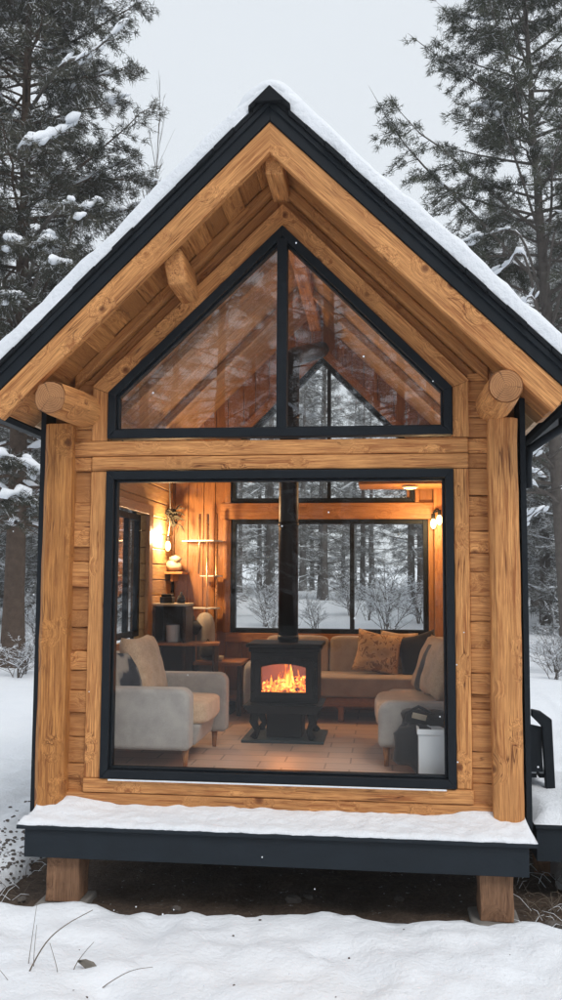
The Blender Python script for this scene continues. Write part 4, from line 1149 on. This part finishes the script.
b = MB(); b.lathe((-0.83, 2.58, 0.586), [(0.03, 0), (0.05, 0.02), (0.055, 0.045), (0.05, 0.045), (0.045, 0.02)], 16); tag(b.build('bowl', M['cream'], None, smooth=True), 'cream bowl on the low table beside the handbag', 'bowl')
b = MB(); b.box(-0.96, -0.80, 2.58, 2.80, 0.287, 0.40); b.box(-0.95, -0.82, 2.60, 2.78, 0.401, 0.44); tag(b.build('storage_box', M['darkwood'], None, bevel=0.006), 'dark storage box on the lower shelf of the low table', 'box')
b = MB(); b.box(-0.98, -0.70, 2.56, 2.80, 0.113, 0.20); tag(b.build('shoe_box', M['castiron'], None, bevel=0.006), 'flat black box on the floor under the low table', 'box')

# ------------------------------------------------------------------ right of the cabin: step platform and bench
sp = thing('step_platform', 'low charcoal step platform deep in snow at the right side wall', 'platform', (2.2, 0.5, -0.5))
b = MB(); b.box(1.56, 3.3, 0.10, 1.45, -0.145, -0.120, 'x'); b.build('boards', M['deckpaint'], sp, bevel=0.003)
b = MB(); b.box(1.57, 3.28, 0.12, 0.155, -0.34, -0.147, 'x'); b.box(1.57, 1.60, 0.157, 1.42, -0.34, -0.147, 'y'); b.box(3.25, 3.28, 0.157, 1.42, -0.34, -0.147, 'y'); b.build('fascia', M['deckpaint'], sp, bevel=0.003)
for xx in (1.7, 3.1):
    for yy in (0.75, 1.3): b = MB(); b.box(xx-.05, xx+.05, yy-.05, yy+.05, -0.62, -0.148, 'z'); b.build('post', M['oldwood'], sp)
b = MB(); nx_, ny_ = 50, 40; vs = []; fs = []
for j in range(ny_+1):
    for i in range(nx_+1):
        x = 1.555+1.75*i/nx_; y = 0.095+1.36*j/ny_; e = min(1, min(i, nx_-i)/3, min(j, ny_-j)/3)
        vs.append((x, y, -0.119+(0.06+0.02*noise.noise(Vector((x*4, y*4, 2))))*math.sin(e*PI/2)))
for j in range(ny_):
    for i in range(nx_): a = j*(nx_+1)+i; fs.append((a, a+1, a+nx_+2, a+nx_+1))
b._add(vs, fs, [tuple(v) for v in vs], 0); b.build('snow', M['snow'], sp, smooth=True)
bn2 = thing('bench', 'black slatted bench with snow on its seat beside the right side wall', 'bench', (1.8, 0.85, -0.14))
def pxz(u, v, Y): p_ = atp(u, v, Y); return (p_.x, p_.z)
Yb = 0.80
b = MB()
pts = [pxz(531, 709, Yb), pxz(540, 711, Yb), pxz(551, 719, Yb), pxz(555, 797, Yb), pxz(546, 799, Yb), pxz(541, 726, Yb), pxz(531, 716, Yb)]
b.prism(pts, Yb-0.03, Yb+0.03); b.build('side_frame', M['black'], bn2, bevel=0.006)
b = MB(); b.prism([(x+0.0, z) for x, z in pts], Yb+0.95, Yb+1.01); b.build('side_frame', M['black'], bn2, bevel=0.006)
xo, zo = pxz(545, 770, Yb)
b = MB(); b.prism([pxz(528, 724, Yb), pxz(541, 727, Yb), pxz(543, 772, Yb), pxz(528, 772, Yb)], Yb+0.0, Yb+0.028); b.build('end_panel', M['black'], bn2, bevel=0.003)
for k in range(3):
    b = MB(); b.box(1.56+k*0.075, 1.62+k*0.075, Yb+0.031, Yb+0.949, zo-0.06+0.0*k, zo-0.035, 'y'); sl = b.build('seat_slat', M['black'], bn2, bevel=0.003)
    b = MB(); b.box(1.562+k*0.075, 1.618+k*0.075, Yb+0.035, Yb+0.945, zo-0.034, zo-0.004, 'y', seg=6, jit=0.002); b.build('snow', M['snow'], sl, bevel=0.008)
for k in range(4):
    b = MB(); zz = zo+0.08+k*0.085; b.box(1.545, 1.57, Yb+0.031, Yb+0.949, zz, zz+0.06, 'y'); b.build('back_slat', M['black'], bn2, bevel=0.003)
for yy in (Yb-0.02, Yb+0.96):
    b = MB(); b.box(1.55, 1.60, yy, yy+0.04, -0.10, zo-0.062, 'z'); b.build('leg', M['black'], bn2, bevel=0.003)

# ------------------------------------------------------------------ foreground grass, pebbles, litter
gp = thing('dry_grass', 'thin dry grass stems and a withered leaf poking through the front snow', 'grass plant', (-1.05, -1.3, -0.56))
def stem(pxs, Y, r=0.0035, dy=0.0):
    pts = []
    for k, (u, v) in enumerate(pxs):
        p_ = atp(u, v, Y+dy*k); pts.append(p_)
    # smooth
    out = []
    for k in range(len(pts)-1):
        a = pts[max(0, k-1)]; b_ = pts[k]; c = pts[k+1]; d = pts[min(len(pts)-1, k+2)]
        for t in (0, .25, .5, .75):
            out.append(0.5*((2*b_)+(-a+c)*t+(2*a-5*b_+4*c-d)*t*t+(-a+3*b_-3*c+d)*t**3))
    out.append(pts[-1]); n = len(out)
    b = MB(); b.tube(out, [r*(0.35+0.65*k/n) for k in range(n)], 6); b.build('stem', M['drygrass'], gp, smooth=True)
stem([(37, 905), (32, 940), (28, 970), (24, 1010)], -1.25, 0.0026)
stem([(93, 910), (66, 925), (46, 943), (28, 975), (14, 1012)], -1.35, 0.0045)
stem([(37, 925), (34, 960), (35, 990), (38, 1015)], -1.30, 0.0028)
stem([(50, 943), (57, 968), (60, 990), (62, 1014)], -1.32, 0.0028)
stem([(94, 942), (82, 956), (73, 972), (62, 1012)], -1.28, 0.003)
stem([(153, 967), (134, 970), (117, 978), (98, 992), (82, 1014)], -1.38, 0.003)
stem([(0, 970), (10, 983), (17, 1000), (20, 1015)], -1.42, 0.0028)
stem([(-6, 998), (8, 994), (24, 996), (36, 1004)], -1.45, 0.003)
b = MB(); ctr = [(78, 960), (86, 959), (94, 962), (100, 970), (101, 978)]; vs = []; fs = []
wd = [0.004, 0.018, 0.026, 0.022, 0.004]
for k, (u, v) in enumerate(ctr):
    p_ = atp(u, v, -1.27); q_ = atp(u-5, v+9, -1.27); d = (q_-p_).normalized()
    vs += [p_, p_+d*wd[k]*1.0+Vector((0, 0.012, 0)), p_+d*wd[k]*2.0]
for k in range(4):
    for j in range(2): a = 3*k+j; fs.append((a, a+3, a+4, a+1))
b._add(vs, fs, [tuple(v) for v in vs], 0); lf = b.build('leaf', M['leaf'], gp, smooth=True)
sm = lf.modifiers.new('Solid', 'SOLIDIFY'); sm.thickness = 0.0012
random.seed(77)
b = MB()
for k in range(500):
    x = -1.62-abs(random.gauss(0, 0.30)); y = random.gauss(0.75, 0.5)
    if not (-0.3 < y < 2.6): continue
    r = random.uniform(0.006, 0.018); b.blob((x, y, ground(x, y)+r*0.05), (r, r*0.8, r*0.5), rotm('z', random.uniform(0, 180)), 7, 5, 0.5, k)
tag(b.build('gravel', M['stone_dark'], None), kind='stuff')
b = MB()
for k in range(60):
    x = random.uniform(-2.0, 2.0); y = random.uniform(-4.0, -0.5) if random.random() < 0.5 else random.uniform(-0.6, 1.2)
    if y > -0.35 and abs(x) < 1.45: x = math.copysign(random.uniform(1.5, 1.85), x)
    r = random.uniform(0.003, 0.008); z = max(ground(x, y), -0.6)
    b.blob((x, y, z+r*0.3), (r*random.uniform(1, 2.2), r, r*0.5), rotm('z', random.uniform(0, 180)), 6, 4, 0.4, k)
tag(b.build('bark_litter', M['bark'], None), kind='stuff')
b = MB()
for (px_, py_, s_) in ((1.60, -0.22, 0.045), (1.50, -0.30, 0.035), (-1.5, -0.2, 0.03), (0.12, -0.02, 0.05), (0.20, 0.05, 0.035), (-0.55, -0.22, 0.028), (0.75, 0.1, 0.035)):
    b = MB(); b.blob((px_, py_, -0.60+s_*0.4), (s_, s_*0.8, s_*0.55), None, 12, 8, 0.5, px_*9)
    o = b.build('stone', M['stone_dark'], None)
    tag(o, 'loose grey stone lying on the bare earth under the cabin', 'stone', 'stones under the cabin')
b = MB()
for k in range(160):
    side = 1 if random.random() < 0.75 else -1
    x = side*random.uniform(1.45, 1.80); y = random.uniform(-0.38, 1.0); z = -0.59
    a = random.uniform(0, 2*PI); L = random.uniform(0.06, 0.15); q_ = Vector((math.cos(a)*L, math.sin(a)*L*0.6, random.uniform(0.02, 0.10)))
    c = Vector((x, y, z)); b.tube([c, c+q_*0.5+Vector((0, 0, 0.02)), c+q_], [0.002, 0.0017, 0.0008], 4, mi=1 if random.random() < 0.3 else 0)
tag(b.build('dead_grass', [M['drygrass'], M['snow']], None), kind='stuff')
# a few falling flakes in front of the cabin
b = MB()
for k in range(110):
    y = random.uniform(-3.8, -0.5); x = random.uniform(-1.6, 1.9); z = random.uniform(-0.5, 3.2) if random.random() < .35 else random.uniform(-.5, .1)
    r = random.uniform(0.0018, 0.0045); b.blob((x, y, z), (r, r, r), None, 6, 4)
tag(b.build('falling_snow', M['snow'], None), kind='stuff')

# ------------------------------------------------------------------ trees
def tubes_np(paths, radii, n=5):
    V = []; Fq = []; o = 0
    ang = np.arange(n)*2*np.pi/n
    for P, r in zip(paths, radii):
        P = np.asarray(P, float); r = np.asarray(r, float); m = len(P)
        d = np.gradient(P, axis=0); d /= np.linalg.norm(d, axis=1, keepdims=True)+1e-9
        ref = np.where(np.abs(d[:, 2:3]) > 0.9, np.array([[0, 1., 0]]), np.array([[0, 0, 1.]]))
        u = np.cross(d, ref); u /= np.linalg.norm(u, axis=1, keepdims=True)+1e-9; w_ = np.cross(u, d)
        ring_ = P[:, None, :]+r[:, None, None]*(np.cos(ang)[None, :, None]*u[:, None, :]+np.sin(ang)[None, :, None]*w_[:, None, :])
        V.append(ring_.reshape(-1, 3)); k = np.arange(n); i = np.arange(m-1)[:, None]*n
        q_ = np.stack([i+k, i+(k+1) % n, i+n+(k+1) % n, i+n+k], -1).reshape(-1, 4)+o
        Fq.append(q_); o += m*n
    return np.concatenate(V), np.concatenate(Fq)

def blades(P, D, nb, L, wd, rng, spread=0.8, frost_p=0.15, up_frost=True):
    """nb thin needle sprays round every point P, leaning along D"""
    P = np.repeat(P, nb, 0); D = np.repeat(D, nb, 0); n = len(P)
    d = D+spread*rng.normal(size=(n, 3)); d /= np.linalg.norm(d, axis=1, keepdims=True)
    s = np.cross(d, rng.normal(size=(n, 3))); s /= np.linalg.norm(s, axis=1, keepdims=True)
    ll = L*rng.uniform(0.6, 1.3, (n, 1)); p0 = P+rng.normal(size=(n, 3))*L*0.25
    v = np.stack([p0-s*wd*0.5, p0+s*wd*0.5, p0+d*ll], 1).reshape(-1, 3)
    t = np.arange(n*3).reshape(-1, 3)
    fr = np.repeat((rng.uniform(size=n) < frost_p*(0.4+1.2*(d[:, 2] > 0.1))).astype(float), 3)*rng.uniform(0.5, 1, n*3)
    return v, t, fr

def conifer(seed, h, rad, nbr, z0=0.12, droop=0.25, up=0.1, twigs=16, nb=8, L=0.12, wd=0.014, tr=0.16, lean=(0, 0), dens=1.0,
            needles='needles', frost=0.15, snowy=0.5, prof=1.0, bark='bark', keep_low=0.0, bare_below=0.0, nseg=8, fat=1.0, clumps=0.0):
    """mesh data of one evergreen: trunk, limbs, needle crown, snow on the limbs"""
    rng = np.random.default_rng(seed)
    n = 26; t = np.linspace(0, 1, n)
    wig = np.cumsum(rng.normal(size=(n, 2))*0.02, 0)
    trunk = np.stack([lean[0]*h*t+wig[:, 0]*t, lean[1]*h*t+wig[:, 1]*t, h*t-0.3*(t == 0)], 1)
    trr = tr*(1-t)**0.85+0.012; trr[0] *= 1.35; trr[1] *= 1.1
    paths = []; rads = []; snowp = []; snowr = []; TP = []; TD = []
    ga = rng.uniform(0, 6.28)
    for i in range(nbr):
        f = (i+rng.uniform(0, .8))/nbr; hz = z0+(0.985-z0)*f
        ga += 2.4+rng.normal()*0.5
        rel = (1-hz)**prof; l = rad*(0.12+0.88*rel)*rng.uniform(0.45, 1.15)
        if hz < z0+0.12: l *= 0.8
        base = np.array([np.interp(hz, t, trunk[:, 0]), np.interp(hz, t, trunk[:, 1]), hz*h])
        k = np.linspace(0, 1, nseg)[:, None]
        dirh = np.array([np.cos(ga), np.sin(ga), 0]); side = np.array([-np.sin(ga), np.cos(ga), 0])
        w1 = np.cumsum(rng.normal(size=(nseg, 1))*0.03, 0)*l*k
        dj = rng.uniform(0.3, 1.7); zz = (up*rng.uniform(.2, 2)*k*2-droop*dj*(k**1.5)*(1.2-hz)+0.16*k**3)*l+rng.normal()*0.13*l*k
        P = base+dirh*l*k+side*w1+np.array([0, 0, 1])*zz
        r = (0.006+0.009*l)*(1-k[:, 0])**0.8*tr/0.16+0.003
        paths.append(P); rads.append(r)
        low = hz < bare_below
        flat_ok = fat == 1.0 or (abs(P[-1, 2]-P[1, 2]) < 0.35*l and (abs(dirh[0]) > 0.6 or low))
        if flat_ok and rng.uniform() < (0.9 if low else snowy):
            a0 = rng.integers(1, nseg-3); a1 = rng.integers(a0+2, nseg)
            Q = P[a0:a1+1]+np.array([0, 0, 1])*(r[a0:a1+1, None]*0.6+0.010)
            sr = r[a0:a1+1]*0.8+(0.030 if low else 0.017)*fat*rng.uniform(.5, 1.9, a1+1-a0); sr[0] *= .4; sr[-1] *= .5
            snowp.append(Q); snowr.append(sr)
        if flat_ok and rng.uniform() < clumps:
            for _ in range(rng.integers(1, 4)):
                kc = rng.uniform(0.45, 1.0)*(nseg-1); a = int(min(kc, nseg-2)); c0 = P[a]+(P[a+1]-P[a])*(kc-a); dd = (P[a+1]-P[a]); dd /= np.linalg.norm(dd)
                s_ = rng.uniform(0.10, 0.30); m_ = np.linspace(-1, 1, 7)[:, None]
                snowp.append(c0+dd*m_*s_+np.array([0, 0, 0.04])+rng.normal(size=(7, 3))*0.012); snowr.append(np.array([.15, .6, .9, 1, .85, .55, .12])*rng.uniform(0.05, 0.095)*rng.uniform(.8, 1.2, 7))
        if hz < bare_below:
            nt_ = max(3, int(twigs*0.5))
        else: nt_ = twigs
        for j in range(nt_):
            kk = rng.uniform(0.18, 1.0)**0.8; idx = kk*(nseg-1); a = int(min(idx, nseg-2)); fr_ = idx-a
            b0 = P[a]*(1-fr_)+P[a+1]*fr_; sg = 1 if j % 2 else -1
            tl = l*0.34*(1.15-kk)*rng.uniform(.6, 1.3)+0.12
            d = dirh*rng.uniform(.35, .9)+side*sg*rng.uniform(.5, 1.0)+np.array([0, 0, rng.normal()*0.22-0.12]); d /= np.linalg.norm(d)
            m = 4; kk2 = np.linspace(0, 1, m)[:, None]
            T = b0+d*tl*kk2+np.array([0, 0, -0.15])*tl*kk2**2
            paths.append(T); rads.append(np.linspace(0.008, 0.003, m)*(0.6+tl))
            if hz < bare_below and rng.uniform() < 0.75: continue
            cnt = max(2, int(tl/ (0.085/dens)))
            s = rng.uniform(0.1, 1.0, cnt)[:, None]
            TP.append(b0+d*tl*s+np.array([0, 0, -0.15])*tl*s**2+rng.normal(size=(cnt, 3))*0.035); TD.append(np.repeat(d[None], cnt, 0))
    res = {}
    res['trunk'] = tubes_np([trunk], [trr], 12)
    res['limbs'] = tubes_np(paths, rads, 4)
    if TP:
        res['crown'] = blades(np.concatenate(TP), np.concatenate(TD), nb, L, wd, rng, 0.75, frost)
    if snowp:
        res['snow'] = tubes_np(snowp, snowr, 8)
    return res, dict(needles=needles, bark=bark)

def make_tree(name, data, label, group=None, loc=(0, 0, 0), cat='tree'):
    res, mt = data
    r = thing(name, label, cat, loc, group)
    tk = fast_mesh('trunk', *res['trunk'], M[mt['bark']], r, smooth=True)
    fast_mesh('branches', *res['limbs'], M[mt['bark']], r)
    if 'crown' in res: fast_mesh('crown', res['crown'][0], res['crown'][1], M[mt['needles']], r, frost=res['crown'][2])
    if 'snow' in res: fast_mesh('snow', *res['snow'], M['snow'], r, smooth=True)
    return r

def sapling(seed, h, spread, n0, depth=3, r0=0.018, snowy=0.2, bark='bark_grey', multi=1, updir=0.55):
    rng = np.random.default_rng(seed); paths = []; rads = []; sp_ = []; sr_ = []
    def grow(p, d, L, r, lev):
        m = 5; k = np.linspace(0, 1, m)[:, None]
        bend = rng.normal(size=3)*0.12; P = p+d*L*k+bend*L*k**2; P[:, 2] += 0.05*L*k[:, 0]**2
        paths.append(P); rads.append(np.linspace(r, r*0.35, m))
        if rng.uniform() < snowy and abs(d[2]) < 0.75: sp_.append(P+np.array([0, 0, r*0.7+0.006])); sr_.append(np.linspace(r*0.8+0.006, r*0.3+0.003, m))
        if lev == 0: return
        nn = n0 if lev == depth else rng.integers(3, 6)
        for i in range(nn):
            t_ = rng.uniform(0.2, 1.0); idx = t_*(m-1); a = int(min(idx, m-2)); b0 = P[a]+(P[a+1]-P[a])*(idx-a)
            nd = d*updir+rng.normal(size=3)*spread; nd[2] = abs(nd[2])*0.6+0.22; nd /= np.linalg.norm(nd)
            grow(b0, nd, L*(0.5 if lev == depth else 0.55)*rng.uniform(.6, 1.15)*(1.2-t_*0.6), r*0.5, lev-1)
    for q_ in range(multi):
        d = np.array([rng.normal()*0.22*(multi > 1), rng.normal()*0.22*(multi > 1), 1.0]); d /= np.linalg.norm(d)
        grow(np.array([rng.normal()*0.04*(multi > 1), rng.normal()*0.04*(multi > 1), -0.1]), d, h*rng.uniform(.75, 1), r0, depth)
    res = {'limbs': tubes_np(paths[1:] if multi == 1 else paths, rads[1:] if multi == 1 else rads, 4), 'trunk': tubes_np(paths[:1], rads[:1], 8)}
    if sp_: res['snow'] = tubes_np(sp_, sr_, 5)
    return res, dict(needles='needles', bark=bark)

def gz(x, y): return terrain(x, y)-0.03
# the two near trees
spruce = make_tree('spruce_tree', conifer(101, 17.5, 3.7, 210, z0=0.16, droop=0.42, up=0.14, twigs=24, nb=11, L=0.13, wd=0.017, tr=0.21, lean=(-0.004, 0), dens=1.25, frost=0.12, snowy=0.45, prof=0.42, bare_below=0.34, nseg=10, fat=1.3, clumps=0.8),
          'tall dense dark spruce with snow on its boughs, left of the cabin', None, (-6.75, 12.0, gz(-6.75, 12)))
pine = make_tree('pine_tree', conifer(202, 17.0, 4.6, 125, z0=0.18, droop=0.34, up=0.22, twigs=22, nb=12, L=0.14, wd=0.017, tr=0.18, lean=(-0.05, 0), dens=1.2, frost=0.12, snowy=0.5, prof=0.42, needles='needles_pine', bark='bark_grey', bare_below=0.44, nseg=10, fat=0.8, clumps=0.12),
          'tall open crowned pine with bare snowy lower branches, right of the cabin', None, (4.72, 14.6, gz(4.72, 14.6)))
def bough(root, trunk_xyz, pts, Y, r0=0.045, sn=0.06, twigs=True, seed=0):
    """a long limb of a near tree, loaded with snow on its upper side"""
    rng = np.random.default_rng(seed); P = [Vector(trunk_xyz)]+[atp(u, v, Y+(0.25*k if len(pts) > 1 else 0)) for k, (u, v) in enumerate(pts)]
    out = []
    for k in range(len(P)-1):
        a = P[max(0, k-1)]; b_ = P[k]; c = P[k+1]; d = P[min(len(P)-1, k+2)]
        for t in np.linspace(0, 1, 7)[:-1]:
            out.append(0.5*((2*b_)+(-a+c)*t+(2*a-5*b_+4*c-d)*t*t+(-a+3*b_-3*c+d)*t**3))
    out.append(P[-1]); n = len(out); loc = np.array(root.location)
    A = np.array([tuple(q) for q in out])-loc; rr = np.linspace(r0, r0*0.25, n)
    paths = [A]; rads = [rr]; s0 = 4
    lump = 0.30+0.75*np.abs(np.convolve(rng.normal(size=n+2), np.ones(3)/1.7, 'valid'))[:n]
    sr = (rr*0.5+sn*lump)*np.clip((np.arange(n)-s0+0.6)/4.0, 0.1, 1); sr[-1] *= .4
    SP = [A[s0:]+np.array([0, 0, 1])*(rr[s0:, None]*0.8+sr[s0:, None]*0.35)]; SR = [sr[s0:]]
    for q in range(6):
        c0 = A[rng.integers(n//2, n)]+rng.normal(size=3)*0.07; m_ = np.linspace(-1, 1, 7)[:, None]; dd = (A[-1]-A[-4]); dd /= np.linalg.norm(dd)
        SP.append(c0+dd*m_*rng.uniform(.08, .18)+np.array([0, 0, sn*.7])); SR.append(np.array([.2, .7, .95, 1, .9, .65, .2])*sn*rng.uniform(0.7, 1.6)*rng.uniform(.75, 1.25, 7))
    TP = []; TD = []
    if twigs:
        for k in range(26):
            a = rng.integers(6, n-1); d = rng.normal(size=3); d[2] = -abs(d[2])*0.5; d = d/np.linalg.norm(d); L_ = rng.uniform(.15, .5)
            T = A[a]+d*L_*np.linspace(0, 1, 4)[:, None]; paths.append(T); rads.append(np.linspace(.01, .003, 4)); c_ = int(L_/0.06)
            TP.append(A[a]+d*L_*rng.uniform(.1, 1, c_)[:, None]); TD.append(np.repeat(d[None], c_, 0))
    bo = fast_mesh('bough', *tubes_np(paths, rads, 6), M['bark_grey'], root, smooth=True)
    if TP:
        v, t, f = blades(np.concatenate(TP), np.concatenate(TD), 9, 0.12, 0.016, rng, 0.8, 0.15); fast_mesh('needles', v, t, M['needles'], bo, frost=f)
    fast_mesh('snow', *tubes_np(SP, SR, 9), M['snow'], bo, smooth=True)
# forest prototypes
for k, (z, pts) in enumerate(((9.6, [(20, 150), (52, 136), (76, 124)]), (8.2, [(60, 208), (84, 209), (104, 203)]), (7.4, [(34, 252), (18, 246), (52, 240)][0:1]+[(10, 243)]), (7.3, [(40, 246), (56, 245)]), (6.9, [(44, 268), (72, 266)]), (3.4, [(-12, 462), (12, 459), (46, 473)]), (6.2, [(8, 300), (26, 298)]), (11.3, [(60, 68), (92, 52), (128, 20)]), (4.3, [(12, 395), (30, 392)]), (2.7, [(0, 500), (24, 495), (44, 512)]))):
    bough(spruce, (-6.72, 12.0, z), pts, 9.3, 0.045, 0.028 if k == 7 else 0.055, True, k)
for k, (z, pts) in enumerate(((7.4, [(520, 236), (484, 236), (448, 247)]), (6.6, [(524, 256), (506, 267), (484, 282)]), (7.2, [(556, 226), (580, 220)]), (4.3, [(543, 446), (526, 460)]), (4.0, [(566, 446), (584, 440)]), (5.6, [(534, 300), (516, 316)]), (3.6, [(541, 474), (527, 472)]), (2.9, [(542, 508), (526, 522)]), (3.3, [(566, 486), (584, 480)]), (8.9, [(500, 120), (470, 108)]))):
    bough(pine, (4.3, 14.6, z), pts, 12.8, 0.035, 0.032, k in (0, 2, 9), 40+k)
protos = []
for k in range(6):
    h = (11, 13, 9.5, 14.5, 12, 10)[k]
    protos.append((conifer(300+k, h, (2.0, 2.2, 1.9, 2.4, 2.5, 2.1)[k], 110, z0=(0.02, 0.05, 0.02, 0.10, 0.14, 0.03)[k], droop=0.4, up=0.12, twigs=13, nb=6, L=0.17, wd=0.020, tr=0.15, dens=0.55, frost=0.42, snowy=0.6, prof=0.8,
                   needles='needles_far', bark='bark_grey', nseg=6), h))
for k in range(3):   # tall bare trunks with thin dead limbs
    h = (12, 14, 11)[k]
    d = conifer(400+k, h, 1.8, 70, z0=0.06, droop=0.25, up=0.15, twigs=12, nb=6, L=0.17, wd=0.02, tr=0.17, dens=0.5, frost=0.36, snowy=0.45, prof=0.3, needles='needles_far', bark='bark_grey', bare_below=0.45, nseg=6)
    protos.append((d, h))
done = {}
def forest(kind, x, y, s, rot, label, group, name):
    if kind not in done:
        o = make_tree(name, protos[kind][0], label, group, (x, y, gz(x, y))); done[kind] = o
    else:
        o = copy_tree(done[kind]); o.name = name; o['label'] = label; o['group'] = group; o.location = (x, y, gz(x, y))
    o.rotation_euler = (0, 0, rot); o.scale = (s, s, s*random.uniform(.92, 1.08))
random.seed(99)
placed = []
def ok(x, y, dmin): return all((x-a)**2+(y-b_)**2 > dmin*dmin for a, b_ in placed)
cnt = 0
def px_of(x, y):
    d = Vector((x, y, 1))-Vector((0.65015, -5.53942, 1.34)); return 281+893.5*d.dot(R2)/d.dot(F)
tries = 0
while cnt < 135 and tries < 14000:
    tries += 1
    y = 17+ (62-17)*random.random()**0.8; half = (y+5.5)*0.36+2; x = 0.65-(y+5.5)*0.112+random.uniform(-half, half)
    u = px_of(x, y)
    if not ok(x, y, 1.7): continue
    front = u < 75 or u > 505
    if y < 24 and not (u < 60 or u > 520): continue
    if 200 < u < 455 and y < 37: continue         # the clearing seen through the back windows
    if abs(x-4.6) < 1.2 and y < 19: continue
    if 200 < u < 455 and random.random() < 0.35: continue
    kind = random.choice([0, 1, 2, 3, 4, 5, 3, 6, 7, 8]) if not (235 < u < 430 and y < 42) else random.choice([6, 7, 8, 3, 4, 1])
    side = 'left of the cabin' if u < 160 else ('right of the cabin' if u > 450 else 'behind the cabin')
    nm, ph = ('conifer_tree', 'frosted grey green conifer standing in the forest') if kind < 6 else ('bare_tree', 'tall bare lower trunk with thin dead limbs in the forest')
    s = random.uniform(.75, 1.1)
    if 160 < u < 440: s *= 1.2
    forest(kind, x, y, s, random.uniform(0, 6.28), ph+' '+side, ('frosted conifers ' if kind < 6 else 'bare trunked trees ')+side, nm)
    placed.append((x, y)); cnt += 1
for (x, y, kind, s) in ((4.4, 21, 3, 0.95), (5.7, 23, 4, 1.1), (4.9, 27, 1, 1.2), (6.6, 25, 0, 1.2), (-9.3, 21, 1, 1.1), (-8.0, 24, 3, 1.0), (-6.3, 21.5, 2, 1.15), (-10.4, 18, 4, 1.1), (-5.4, 26, 5, 1.1), (5.9, 19.5, 2, 1.0), (6.9, 21, 5, 1.0)):
    side = 'left of the cabin' if x < 0 else 'right of the cabin'
    forest(kind, x, y, s, x*2.1+y, 'frosted grey green conifer standing in the forest '+side, 'frosted conifers '+side, 'conifer_tree')
# trees behind the photographer, which the panes reflect
for (x, y, kind, s) in ((-6, -19, 1, 1.3), (-2.5, -24, 3, 1.35), (1.2, -21, 4, 1.2), (4.8, -18, 8, 1.25), (8.5, -23, 3, 1.3), (-10, -26, 0, 1.4), (12, -28, 1, 1.4), (2.6, -31, 3, 1.4), (-5, -33, 5, 1.5), (6.5, -30, 7, 1.4), (-14, -20, 3, 1.2), (15, -20, 5, 1.3), (-0.6, -16.5, 6, 1.15), (-4.2, -21, 4, 1.3), (3.2, -24, 0, 1.5), (7.0, -20, 4, 1.2), (-8.2, -22, 4, 1.3), (-1.0, -27, 1, 1.4), (5.4, -26, 5, 1.5), (10.2, -21, 1, 1.25), (-12, -21, 1, 1.2), (0.6, -34, 3, 1.4), (9, -31, 4, 1.4), (-7.6, -29, 3, 1.3)):
    forest(kind, x, y, s, x*1.3, 'tall tree standing in the forest that the window panes mirror', 'trees mirrored in the panes', 'conifer_tree' if kind < 6 else 'bare_tree')
# saplings and shrubs
make_tree('bare_sapling', sapling(11, 12.5, 0.20, 40, 3, 0.040, 0.5, updir=1.2), 'slender bare sapling rising behind the left roof slope', None, (-4.55, 15.5, gz(-4.55, 15.5)))
sh1 = make_tree('bare_shrub', sapling(12, 1.25, 0.5, 8, 3, 0.012, 0.35, multi=7), 'leafless twiggy shrub poking through the snow', 'bare shrubs in the snow', (-2.0, 17, gz(-2, 17)))
sh2 = make_tree('bare_shrub', sapling(13, 1.7, 0.45, 9, 3, 0.014, 0.45, multi=5), 'leafless twiggy shrub poking through the snow', 'bare shrubs in the snow', (0.8, 19, gz(.8, 19)))
random.seed(5)
spots = [(4.0, 12.6), (4.4, 13.4), (3.75, 11.2), (-6.1, 11.0), (-6.0, 10.5), (4.4, 12.0), (5.2, 16), (5.0, 10.5), (-7.2, 14.5), (-1.3, 21), (1.9, 24), (-2.9, 22), (0.2, 26), (3.1, 27), (2.4, 20.5), (-8, 18), (-7.4, 20), (6, 20), (6.8, 22), (-3.4, 27), (-0.5, 29), (1.2, 31), (4.8, 30), (-6.4, 16.2), (5.7, 13.8), (-5.2, 24), (0.9, 22.5)]
for (x, y) in spots:
    o = copy_tree(random.choice([sh1, sh2])); o.location = (x, y, gz(x, y)); s = random.uniform(.7, 1.35)*(0.6 if y < 13.5 else 1); o.scale = (s*1.3, s*1.1, s*0.8 if y < 13.5 else s); o.rotation_euler = (0, 0, random.uniform(0, 6))

# ------------------------------------------------------------------ the air between the trees
b = MB(); b.box(-60, 60, -42, 72, -4, 24)
hz_m = bpy.data.materials.new('haze'); hz_m.use_nodes = True; hn = hz_m.node_tree; hn.nodes.clear()
ho = hn.nodes.new('ShaderNodeOutputMaterial'); hv = hn.nodes.new('ShaderNodeVolumePrincipled')
hv.inputs['Color'].default_value = (0.93, 0.95, 0.98, 1); hv.inputs['Density'].default_value = 0.0020
hn.links.new(hv.outputs[0], ho.inputs['Volume'])
tag(b.build('haze', hz_m, None), kind='stuff')
